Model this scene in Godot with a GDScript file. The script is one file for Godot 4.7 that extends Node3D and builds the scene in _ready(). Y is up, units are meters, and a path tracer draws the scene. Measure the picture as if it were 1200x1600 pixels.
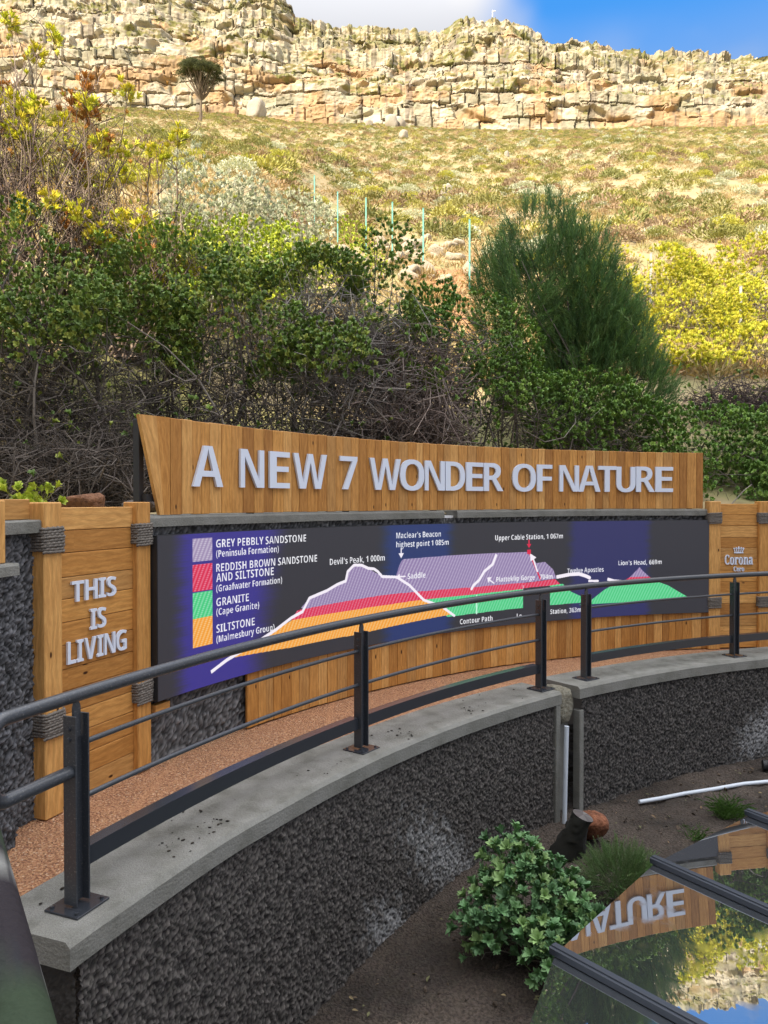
extends Node3D
# World: x right, y up, the camera looks along -z. Helper at() takes (x, y, depth) with depth = -z.

const EYE := 2.0
const WALL_C := Vector2(5.66, 2.27)      # centre of the curved back wall in plan (x, depth)
const COPE_C := Vector2(8.5, -0.45)      # centre of the curved lower retaining wall in plan
const COPE_TOP := 0.08

var rng := RandomNumberGenerator.new()
var fbm := FastNoiseLite.new()
var M := {}
var used := {}

class MB:
	var v := PackedVector3Array()
	var n := PackedVector3Array()
	var c := PackedColorArray()
	var u := PackedVector2Array()
	var ix := PackedInt32Array()
	func tri(a: Vector3, b: Vector3, d: Vector3, hint: Vector3, col := Color.WHITE) -> void:
		var nn := (d - a).cross(b - a)
		if nn.length_squared() < 1e-16:
			return
		nn = nn.normalized()
		var k := v.size()
		if nn.dot(hint) < 0.0:
			nn = -nn
			v.append_array([a, d, b])
		else:
			v.append_array([a, b, d])
		for q in 3:
			n.append(nn); c.append(col); u.append(Vector2(v[k + q].x, v[k + q].y)); ix.append(k + q)
	func quad(a: Vector3, b: Vector3, d: Vector3, e: Vector3, hint: Vector3, col := Color.WHITE, uvs := []) -> void:
		var nn := (d - a).cross(b - a)
		if nn.length_squared() < 1e-18:
			nn = (e - a).cross(d - a)
		nn = nn.normalized()
		var flip := nn.dot(hint) < 0.0
		if flip:
			nn = -nn
		var k := v.size()
		v.append_array([a, b, d, e])
		for q in 4:
			n.append(nn); c.append(col)
			u.append(uvs[q] if uvs.size() else Vector2(v[k + q].x, v[k + q].y))
		ix.append_array([k, k + 2, k + 1, k, k + 3, k + 2] if flip else [k, k + 1, k + 2, k, k + 2, k + 3])
	func leaf(base: Vector3, dir: Vector3, up: Vector3, l: float, w: float, fold: float, col: Color) -> void:
		var side := dir.cross(up)
		if side.length_squared() < 1e-6:
			side = dir.cross(Vector3(0.31, 0.2, 0.93))
		side = side.normalized()
		var nu := side.cross(dir)
		var mid := base + dir * l * 0.58
		var tip := base + dir * l - nu * l * 0.12
		tri(base, mid + side * w * 0.5 + nu * fold, tip, nu, col)
		tri(base, tip, mid - side * w * 0.5 + nu * fold, nu, col)
	func round_leaf(base: Vector3, dir: Vector3, up: Vector3, l: float, w: float, fold: float, col: Color) -> void:
		var side := dir.cross(up)
		if side.length_squared() < 1e-6:
			side = dir.cross(Vector3(0.31, 0.2, 0.93))
		side = side.normalized()
		var nu := side.cross(dir)
		var st := [[0.0, 0.04, 0.0], [0.28, 0.30, 0.04], [0.56, 0.48, 0.05], [0.82, 0.40, 0.0], [1.0, 0.06, -0.10]]
		for k in 4:
			var p: Array = st[k]
			var q: Array = st[k + 1]
			var m0: Vector3 = base + dir * l * p[0] + nu * l * p[2]
			var m1: Vector3 = base + dir * l * q[0] + nu * l * q[2]
			for s: float in [-1.0, 1.0]:
				quad(m0, m0 + side * w * p[1] * s + nu * fold * p[1] * 2.0, m1 + side * w * q[1] * s + nu * fold * q[1] * 2.0, m1, nu, col)
	func tube(p: PackedVector3Array, r0: float, r1: float, sides: int, col := Color.WHITE, cap := false) -> void:
		var m := p.size()
		var k := v.size()
		var side := Vector3.ZERO
		var run := 0.0
		for i in m:
			var d: Vector3 = (p[mini(i + 1, m - 1)] - p[maxi(i - 1, 0)]).normalized()
			if side == Vector3.ZERO:
				side = d.cross(Vector3.UP if absf(d.y) < 0.9 else Vector3.RIGHT).normalized()
			else:
				side = (side - d * side.dot(d)).normalized()
			var up := d.cross(side)
			var r := lerpf(r0, r1, float(i) / maxf(1.0, m - 1))
			if i > 0:
				run += p[i].distance_to(p[i - 1])
			for s in sides:
				var a := TAU * s / sides
				var o := side * cos(a) + up * sin(a)
				v.append(p[i] + o * r); n.append(o); c.append(col); u.append(Vector2(run, float(s) / sides))
		for i in m - 1:
			for s in sides:
				var a := k + i * sides + s
				var b := k + i * sides + (s + 1) % sides
				ix.append_array([a, b + sides, b, a, a + sides, b + sides])
		if cap:
			for e in [0, m - 1]:
				var d2: Vector3 = (p[0] - p[1]) if e == 0 else (p[m - 1] - p[m - 2])
				var ring: int = k + e * sides
				for s in range(1, sides - 1):
					tri(v[ring], v[ring + s], v[ring + s + 1], d2, col)
	func cbox(t: Transform3D, size: Vector3, ch := 0.004, uvo := Vector2.ZERO, axis := 1, col := Color.WHITE) -> void:
		var h := size * 0.5
		ch = minf(ch, minf(h.x, minf(h.y, h.z)) * 0.6)
		var other := (axis + 1) % 3
		for k in 3:
			var i := (k + 1) % 3
			var j := (k + 2) % 3
			for s: float in [-1.0, 1.0]:
				var q := []
				for ab in [[-1, -1], [1, -1], [1, 1], [-1, 1]]:
					var p := Vector3.ZERO
					p[k] = s * h[k]; p[i] = ab[0] * (h[i] - ch); p[j] = ab[1] * (h[j] - ch)
					q.append(p)
				var hint := Vector3.ZERO
				hint[k] = s
				_bq(t, q, hint, uvo, axis, other, k, col)
				for tt: float in [-1.0, 1.0]:
					var e := []
					for b: float in [-1.0, 1.0]:
						var p := Vector3.ZERO
						p[k] = s * h[k]; p[i] = tt * (h[i] - ch); p[j] = b * (h[j] - ch)
						e.append(p)
					for b: float in [1.0, -1.0]:
						var p := Vector3.ZERO
						p[k] = s * (h[k] - ch); p[i] = tt * h[i]; p[j] = b * (h[j] - ch)
						e.append(p)
					var hh := Vector3.ZERO
					hh[k] = s; hh[i] = tt
					_bq(t, e, hh, uvo, axis, other, k, col)
		for sx: float in [-1.0, 1.0]:
			for sy: float in [-1.0, 1.0]:
				for sz: float in [-1.0, 1.0]:
					var s := Vector3(sx, sy, sz)
					var a := s * (h - Vector3(0, ch, ch)); var b := s * (h - Vector3(ch, 0, ch)); var d := s * (h - Vector3(ch, ch, 0))
					tri(t * a, t * b, t * d, t.basis * s, col)
	func _bq(t: Transform3D, q: Array, hint: Vector3, uvo: Vector2, axis: int, other: int, k: int, col: Color) -> void:
		var uvs := []
		var cr := 3 - axis - k if k != axis else other
		for p: Vector3 in q:
			uvs.append(uvo + Vector2(p[axis] if k != axis else p[(axis + 2) % 3], p[cr]))
		quad(t * q[0], t * q[1], t * q[2], t * q[3], t.basis * hint, col, uvs)
	func grid(cols: int, rows: int, pts: PackedVector3Array, cl: PackedColorArray, uvs := PackedVector2Array(), sharp := false) -> void:
		# shared-vertex grid; columns run right, rows run up as seen from the front
		var k := v.size()
		v.append_array(pts); c.append_array(cl)
		if uvs.size():
			u.append_array(uvs)
		for r in rows:
			for q in cols:
				var a := k + r * cols + q
				var l := pts[r * cols + (mini(q, cols - 2) if sharp else maxi(q - 1, 0))]; var rr := pts[r * cols + mini(q + 1, cols - 1)]
				var dn := pts[(mini(r, rows - 2) if sharp else maxi(r - 1, 0)) * cols + q]; var upp := pts[mini(r + 1, rows - 1) * cols + q]
				n.append((rr - l).cross(upp - dn).normalized())
				if uvs.is_empty():
					u.append(Vector2(pts[r * cols + q].x, pts[r * cols + q].z))
				if r < rows - 1 and q < cols - 1:
					ix.append_array([a, a + cols + 1, a + 1, a, a + cols, a + cols + 1])
	func mesh() -> ArrayMesh:
		var arr := []
		arr.resize(Mesh.ARRAY_MAX)
		arr[Mesh.ARRAY_VERTEX] = v; arr[Mesh.ARRAY_NORMAL] = n; arr[Mesh.ARRAY_COLOR] = c; arr[Mesh.ARRAY_TEX_UV] = u; arr[Mesh.ARRAY_INDEX] = ix
		var m := ArrayMesh.new()
		m.add_surface_from_arrays(Mesh.PRIMITIVE_TRIANGLES, arr)
		return m

# ------------------------------------------------------------------ small helpers
func at(x: float, y: float, depth: float) -> Vector3:
	return Vector3(x, y, -depth)

func arc(ctr: Vector2, r: float, deg: float, y: float) -> Transform3D:
	# x = to the right along the wall, y = up, z = towards the viewer side
	var a := deg_to_rad(deg)
	return Transform3D(Basis(Vector3(sin(a), 0, cos(a)), Vector3.UP, Vector3(-cos(a), 0, sin(a))), at(ctr.x + r * cos(a), y, ctr.y + r * sin(a)))

func numbered(called: String) -> String:
	var k: int = used.get(called, -1) + 1
	used[called] = k
	return called if k == 0 else "%s_%03d" % [called, k]

func tag(o: Node, label: String, category: String, group := "", kind := "") -> Node:
	if label: o.set_meta("label", label)
	if category: o.set_meta("category", category)
	if group: o.set_meta("group", group)
	if kind: o.set_meta("kind", kind)
	return o

func thing(called: String, label: String, category: String, pos := Vector3.ZERO, group := "") -> Node3D:
	var o := Node3D.new()
	o.name = numbered(called)
	add_child(o)
	o.position = pos
	tag(o, label, category, group)
	return o

func part(called: String, m: Mesh, mat: Material, parent: Node, t := Transform3D.IDENTITY) -> MeshInstance3D:
	var o := MeshInstance3D.new()
	o.name = numbered(called) if parent == self else StringName(called)
	o.mesh = m
	o.material_override = mat
	parent.add_child(o, true)
	# t is given in world space; parents are never turned, only moved
	if parent != self:
		var p := Vector3.ZERO
		var q: Node = parent
		while q != self:
			if q is Node3D: p += (q as Node3D).position
			q = q.get_parent()
		t.origin -= p
	o.transform = t
	return o

func build(called: String, b: MB, mat: Material, parent: Node = null) -> MeshInstance3D:
	# mesh in world coordinates
	return part(called, b.mesh(), mat, self if parent == null else parent)

func sub(called: String, m: Mesh, mat: Material, parent: Node3D, t: Transform3D) -> MeshInstance3D:
	# child in the axes of its parent
	var o := MeshInstance3D.new()
	o.name = called
	o.mesh = m
	o.material_override = mat
	parent.add_child(o, true)
	o.transform = t
	return o

func mm(called: String, m: Mesh, mat: Material, parent: Node, ts: Array, cols: Array) -> MultiMeshInstance3D:
	var x := MultiMesh.new()
	x.transform_format = MultiMesh.TRANSFORM_3D
	x.use_colors = true
	x.mesh = m
	x.instance_count = ts.size()
	for i in ts.size():
		x.set_instance_transform(i, ts[i])
		x.set_instance_color(i, cols[i])
	var o := MultiMeshInstance3D.new()
	o.name = numbered(called) if parent == self else StringName(called)
	o.multimesh = x
	o.material_override = mat
	parent.add_child(o, true)
	return o

func hash2(a: int, b: int) -> float:
	var h := (a * 374761393 + b * 668265263) & 0x7fffffff
	h = ((h ^ (h >> 13)) * 1274126177) & 0x7fffffff
	return float((h ^ (h >> 16)) & 0xffff) / 65535.0

func rv() -> Vector3:
	var z := rng.randf_range(-1, 1)
	var a := rng.randf() * TAU
	var s := sqrt(1 - z * z)
	return Vector3(s * cos(a), z, s * sin(a))

func lin(r: float, g: float, b: float) -> Color:
	return Color(r, g, b).linear_to_srgb()

func table(t: Array, x: float) -> float:
	if x <= t[0][0]: return t[0][1]
	for i in range(1, t.size()):
		if x <= t[i][0]:
			return lerpf(t[i - 1][1], t[i][1], (x - t[i - 1][0]) / (t[i][0] - t[i - 1][0]))
	return t[-1][1]

func noise_tex(freq: float, kind: int, stops: Array, size := 512, octaves := 4, nrm := false, bump := 4.0) -> NoiseTexture2D:
	var f := FastNoiseLite.new()
	f.seed = 7 + int(freq * 1000)
	f.noise_type = kind
	f.frequency = freq
	f.fractal_octaves = octaves
	if kind == FastNoiseLite.TYPE_CELLULAR:
		f.cellular_return_type = FastNoiseLite.RETURN_CELL_VALUE
		f.fractal_type = FastNoiseLite.FRACTAL_NONE
		f.cellular_jitter = 1.0
	var t := NoiseTexture2D.new()
	t.width = size; t.height = size
	t.seamless = true
	t.noise = f
	if nrm:
		t.as_normal_map = true
		t.bump_strength = bump
	elif stops.size():
		var g := Gradient.new()
		var off := PackedFloat32Array(); var cl := PackedColorArray()
		for s in stops:
			off.append(s[0]); cl.append(s[1])
		g.offsets = off; g.colors = cl
		t.color_ramp = g
	return t

func mat(col: Color, rough: float, metal := 0.0) -> StandardMaterial3D:
	var m := StandardMaterial3D.new()
	m.albedo_color = col
	m.roughness = rough
	m.metallic = metal
	return m

func tripl(m: StandardMaterial3D, scale: float) -> StandardMaterial3D:
	m.uv1_triplanar = true
	m.uv1_world_triplanar = true
	m.uv1_scale = Vector3.ONE * scale
	return m

func vmat(rough: float, back := Color.BLACK) -> StandardMaterial3D:
	var m := mat(Color.WHITE, rough)
	m.vertex_color_use_as_albedo = true
	if back != Color.BLACK:
		m.backlight_enabled = true
		m.backlight = back
	return m

# ------------------------------------------------------------------ materials
func wood_image(seed_: int) -> ImageTexture:
	var w := 1024
	var h := 256
	var f := FastNoiseLite.new()
	f.seed = seed_
	f.fractal_octaves = 4
	f.frequency = 1.0
	var im := Image.create(w, h, false, Image.FORMAT_RGB8)
	var r := RandomNumberGenerator.new()
	r.seed = seed_
	var knots := []
	for k in 2:
		knots.append([r.randf_range(80, 940), r.randf_range(30, 226), r.randf_range(3.5, 7)])
	for y in h:
		for x in w:
			var fx := x * 0.006
			var warp := f.get_noise_2d(fx * 0.5, y * 0.012) * 14.0
			var kd := 0.0
			for k in knots:
				var dx: float = (x - k[0]) / (k[2] * 3.0)
				var dy: float = (y - k[1]) / k[2]
				var d := dx * dx + dy * dy
				if d < 16.0:
					kd = maxf(kd, 1.0 - sqrt(d) / 1.1)
					warp += 7.0 * exp(-d * 0.5) * signf(dy)
			var g := f.get_noise_2d(fx, (y + warp) * 0.07) * 0.5 + f.get_noise_2d(x * 0.02 + 50.0, y * 0.6) * 0.45
			var ring := sin((y + warp) * 0.31) * 0.03
			var t := clampf(0.90 + g * 0.20 + ring, 0.5, 1.05)
			var cr := t
			var cg := t * (0.97 + g * 0.06)
			var cb := t * (0.92 + g * 0.12)
			if kd > 0.0:
				var q := clampf(kd * 2.0, 0, 1)
				cr = lerpf(cr, 0.28, q); cg = lerpf(cg, 0.2, q); cb = lerpf(cb, 0.14, q)
			im.set_pixel(x, y, Color(cr, cg, cb))
	return ImageTexture.create_from_image(im)

func make_materials() -> void:
	var wt := [wood_image(3), wood_image(11)]
	M.wood = []
	var tones := [[0.58, 0.325, 0.11], [0.47, 0.245, 0.075], [0.66, 0.40, 0.155], [0.53, 0.28, 0.085], [0.41, 0.21, 0.066], [0.61, 0.34, 0.11], [0.51, 0.30, 0.115]]
	for i in tones.size():
		var m := mat(lin(tones[i][0] * 1.12, tones[i][1] * 1.04, tones[i][2] * 0.95), 0.55)
		m.albedo_texture = wt[i % 2]
		m.uv1_scale = Vector3(0.62, 1.9, 1)
		m.metallic_specular = 0.35
		M.wood.append(m)
	var conc := mat(Color.WHITE, 0.9)
	conc.albedo_texture = noise_tex(0.09, FastNoiseLite.TYPE_SIMPLEX_SMOOTH, [[0.0, lin(0.10, 0.10, 0.09)], [0.35, lin(0.20, 0.197, 0.185)], [0.6, lin(0.25, 0.247, 0.23)], [1.0, lin(0.32, 0.317, 0.30)]], 1024, 5)
	conc.detail_enabled = true
	conc.detail_blend_mode = BaseMaterial3D.BLEND_MODE_MUL
	conc.detail_uv_layer = BaseMaterial3D.DETAIL_UV_2
	conc.uv2_triplanar = true
	conc.uv2_world_triplanar = true
	conc.uv2_scale = Vector3.ONE * 0.45
	conc.detail_albedo = noise_tex(0.008, FastNoiseLite.TYPE_SIMPLEX_SMOOTH, [[0.2, Color(0.80, 0.80, 0.775)], [0.42, Color(0.92, 0.92, 0.90)], [0.48, Color(0.90, 0.90, 0.88)], [0.7, Color(0.97, 0.97, 0.96)]], 1024, 9)
	conc.normal_enabled = true
	conc.normal_texture = noise_tex(0.06, FastNoiseLite.TYPE_SIMPLEX_SMOOTH, [], 512, 5, true, 5.0)
	conc.normal_scale = 0.5
	M.concrete = tripl(conc, 1.3)
	var cap := conc.duplicate()
	cap.albedo_color = lin(1.0, 1.0, 1.0)
	M.cap = cap
	var rc := vmat(0.95)
	rc.normal_enabled = true
	rc.normal_texture = noise_tex(0.12, FastNoiseLite.TYPE_SIMPLEX_SMOOTH, [], 512, 4, true, 8.0)
	rc.normal_scale = 0.3
	M.roughcast = tripl(rc, 7.0)
	var walk := mat(Color.WHITE, 0.85)
	walk.albedo_texture = noise_tex(0.11, FastNoiseLite.TYPE_CELLULAR, [[0.0, lin(0.17, 0.075, 0.04)], [0.25, lin(0.31, 0.14, 0.07)], [0.5, lin(0.40, 0.20, 0.095)], [0.72, lin(0.52, 0.29, 0.15)], [0.9, lin(0.34, 0.16, 0.08)], [1.0, lin(0.62, 0.45, 0.31)]], 1024)
	walk.normal_enabled = true
	walk.normal_texture = noise_tex(0.09, FastNoiseLite.TYPE_SIMPLEX_SMOOTH, [], 512, 4, true, 8.0)
	M.walk = tripl(walk, 0.9)
	M.metal = mat(lin(0.028, 0.033, 0.042), 0.38, 0.0)
	M.metal.metallic_specular = 0.6
	var mt: StandardMaterial3D = M.metal
	mt.roughness_texture = noise_tex(0.02, FastNoiseLite.TYPE_SIMPLEX_SMOOTH, [[0.0, Color(0.75, 0.75, 0.75)], [1.0, Color.WHITE]], 256, 4)
	mt.normal_enabled = true
	mt.normal_texture = noise_tex(0.05, FastNoiseLite.TYPE_SIMPLEX_SMOOTH, [], 256, 4, true, 3.0)
	mt.normal_scale = 0.25
	mt.albedo_color = Color.WHITE
	mt.albedo_texture = noise_tex(0.035, FastNoiseLite.TYPE_SIMPLEX_SMOOTH, [[0.0, lin(0.024, 0.028, 0.036)], [0.70, lin(0.032, 0.037, 0.046)], [0.76, lin(0.034, 0.039, 0.048)], [0.80, lin(0.12, 0.12, 0.12)], [1.0, lin(0.16, 0.15, 0.14)]], 512, 6)
	tripl(mt, 4.0)
	M.toe = mat(lin(0.03, 0.034, 0.042), 0.22)
	M.toe.metallic_specular = 0.5
	M.frame = mat(lin(0.035, 0.042, 0.055), 0.4, 0.2)
	M.letter = mat(lin(0.68, 0.74, 0.86), 0.45)
	var rope := mat(lin(0.30, 0.265, 0.23), 0.95)
	rope.albedo_texture = noise_tex(0.05, FastNoiseLite.TYPE_SIMPLEX_SMOOTH, [[0.2, Color(0.45, 0.45, 0.45)], [0.8, Color.WHITE]], 256, 4)
	M.rope = tripl(rope, 9.0)
	M.pvc = mat(lin(0.55, 0.60, 0.66), 0.45)
	M.black = mat(lin(0.018, 0.018, 0.02), 0.6)
	M.leaf = vmat(0.55, Color(0.35, 0.45, 0.2))
	M.leaf.metallic_specular = 0.4
	M.silver_leaf = vmat(0.6, Color(0.3, 0.3, 0.25))
	M.bark = vmat(0.95)
	M.grass = vmat(0.9, Color(0.6, 0.55, 0.35))
	M.heath = vmat(0.8, Color(0.4, 0.45, 0.3))
	M.vrough = vmat(0.97)
	var rk := vmat(0.92)
	rk.albedo_texture = noise_tex(0.02, FastNoiseLite.TYPE_SIMPLEX_SMOOTH, [[0.1, Color(0.62, 0.58, 0.52)], [0.5, Color(0.9, 0.88, 0.85)], [0.9, Color.WHITE]], 512, 6)
	rk.normal_enabled = true
	rk.normal_texture = noise_tex(0.03, FastNoiseLite.TYPE_SIMPLEX_SMOOTH, [], 512, 5, true, 12.0)
	M.rock = tripl(rk, 1.5)
	var soil := vmat(0.98)
	soil.normal_enabled = true
	soil.normal_texture = noise_tex(0.07, FastNoiseLite.TYPE_SIMPLEX_SMOOTH, [], 512, 5, true, 14.0)
	soil.albedo_texture = noise_tex(0.05, FastNoiseLite.TYPE_SIMPLEX_SMOOTH, [[0.1, Color(0.5, 0.48, 0.46)], [0.55, Color(0.85, 0.84, 0.82)], [0.9, Color.WHITE]], 512, 6)
	M.soil = tripl(soil, 1.1)
	var gl := mat(lin(0.56, 0.59, 0.62), 0.012, 0.97)
	gl.roughness = 0.10
	gl.roughness_texture = noise_tex(0.012, FastNoiseLite.TYPE_SIMPLEX_SMOOTH, [[0.0, Color(0.06, 0.06, 0.06)], [0.55, Color(0.08, 0.08, 0.08)], [0.72, Color(0.45, 0.45, 0.45)], [1.0, Color(1, 1, 1)]], 512, 6)
	M.glass = tripl(gl, 0.8)

# ------------------------------------------------------------------ sky
func make_sky() -> Sky:
	var w := 1024
	var h := 512
	var f := FastNoiseLite.new()
	f.seed = 21
	f.frequency = 1.0
	f.fractal_octaves = 5
	var im := Image.create(w, h, false, Image.FORMAT_RGBF)
	var hole := Vector3(tan(deg_to_rad(24.0)), 0.70, -1.0).normalized()
	for y in h / 2 + 4:
		var el := PI * 0.5 - PI * (y + 0.5) / h
		var se := sin(el)
		var ce := cos(el)
		for x in w:
			var az := TAU * (x + 0.5) / w
			var d := Vector3(sin(az) * ce, se, -cos(az) * ce)
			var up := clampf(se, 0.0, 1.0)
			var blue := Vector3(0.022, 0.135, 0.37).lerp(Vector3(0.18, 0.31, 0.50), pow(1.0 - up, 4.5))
			var q := d / maxf(0.25, se + 0.2)
			var nn := f.get_noise_3d(q.x * 1.1 + 3.0, q.y * 1.1, q.z * 1.1) + 0.35 * f.get_noise_3d(q.x * 4.0, q.y * 4.0 + 9.0, q.z * 4.0)
			var cl := smoothstep(-0.45, 0.25, nn + 0.20)
			var bank := rad_to_deg(acos(clampf(d.dot(Vector3(-0.16, 0.53, -0.83).normalized()), -1, 1)))
			cl = maxf(cl, 0.96 * smoothstep(26.0, 15.0, bank + nn * 6.0))
			var ang := rad_to_deg(acos(clampf(d.dot(hole), -1, 1)))
			var open := smoothstep(15.0, 9.5, ang + nn * 5.0)
			cl = lerpf(cl, 0.10 * smoothstep(0.1, 0.5, nn) + 0.6 * smoothstep(0.53, 0.46, se) * clampf(0.6 + nn, 0.3, 1.0), open)
			var cb := lerpf(0.29, 1.65, smoothstep(0.45, 0.92, se)) * (0.92 + 0.16 * smoothstep(-0.2, 0.6, nn))  # clouds out of view overhead are brightened to lift the shaded foreground
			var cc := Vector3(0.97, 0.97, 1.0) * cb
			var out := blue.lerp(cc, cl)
			im.set_pixel(x, y, Color(out.x, out.y, out.z))
	for y in range(h / 2 + 4, h):
		for x in w:
			im.set_pixel(x, y, Color(0.14, 0.13, 0.11))
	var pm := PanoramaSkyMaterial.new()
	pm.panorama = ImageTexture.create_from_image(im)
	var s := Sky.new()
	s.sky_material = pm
	return s

# ------------------------------------------------------------------ terrain
const BASE_T := [[-0.75, 0.505], [-0.3, 0.503], [-0.165, 0.4985], [-0.125, 0.490], [0.0, 0.482], [0.165, 0.475], [0.33, 0.482], [0.7, 0.480]]

func gh(x: float, z: float) -> float:
	# height of the hillside above the eye
	var uu := x / maxf(z, 1.0)
	var b := (table(BASE_T, uu) + 0.0096) * z - 5.4
	var flat := -0.14
	var d := b - flat
	var h := flat + 0.5 * (d + sqrt(d * d + 0.06))
	h += 2.2 * smoothstep(-2.0, -6.0, x) * smoothstep(9.5, 12.5, z) * smoothstep(120.0, 40.0, z)
	var amp := clampf((z - 9.0) * 0.012, 0.0, 1.6)
	h += fbm.get_noise_2d(x * 6.0 / (1.0 + z * 0.02), z * 6.0 / (1.0 + z * 0.02)) * amp * 2.0
	return h

func hillside() -> void:
	var cols := 260
	var rows := 230
	var pts := PackedVector3Array(); var cl := PackedColorArray()
	for r in rows:
		var f := float(r) / (rows - 1)
		var g := (exp(f * 5.2) - 1.0) / (exp(5.2) - 1.0)
		for q in cols:
			var k := float(q) / (cols - 1)
			var th := deg_to_rad(lerpf(188.0, 62.0, k))
			var s := WALL_C + Vector2(cos(th), sin(th)) * 8.34
			var e := Vector2(lerpf(-0.85, 0.85, k) * 620.0, 620.0)
			var p := s.lerp(e, g)
			var h := gh(p.x, p.y) + EYE
			if r == 0: h = 1.84
			pts.append(at(p.x, h, p.y))
			var n1 := fbm.get_noise_2d(p.x * 3.0, p.y * 3.0) * 0.5 + 0.5
			var n2 := fbm.get_noise_2d(p.x * 22.0 + 90.0, p.y * 22.0) * 0.5 + 0.5
			var c := Color(0.285, 0.22, 0.11).lerp(Color(0.36, 0.28, 0.15), n1)
			c = c.lerp(Color(0.20, 0.20, 0.075), smoothstep(0.48, 0.62, n2) * 0.8)
			var red := smoothstep(0.05, 0.0, absf(p.x / p.y - 0.085) - 0.03) * smoothstep(22.0, 19.0, absf(p.y - 24.0) * 5.0)
			c = c.lerp(Color(0.34, 0.17, 0.075), red * smoothstep(0.35, 0.6, n2))
			cl.append(c)
	var b := MB.new()
	b.grid(cols, rows, pts, cl)
	tag(build("hillside", b, M.vrough), "", "", "", "structure")

const SKYLINE := [[-0.9, -60], [-0.65, -80], [-0.5, -72], [-0.4, -62], [-0.333, -48], [-0.283, -26], [-0.233, 0], [-0.2125, 13], [-0.182, 9], [-0.172, -4], [-0.134, -5], [-0.121, 16], [-0.108, 43], [-0.083, 53], [-0.033, 60], [0.033, 62], [0.075, 67], [0.089, 50], [0.104, 44], [0.158, 46], [0.178, 61], [0.216, 76], [0.254, 77], [0.27, 78], [0.288, 87], [0.333, 103], [0.345, 97], [0.425, 96], [0.44, 104], [0.5, 105], [0.8, 112]]
const PROFILE := [[0.0, 0.0], [0.24, 0.03], [0.27, 0.13], [0.36, 0.16], [0.40, 0.27], [0.50, 0.31], [0.56, 0.46], [0.68, 0.56], [0.72, 0.66], [0.84, 0.73], [0.90, 0.88], [1.0, 1.0]]

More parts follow.
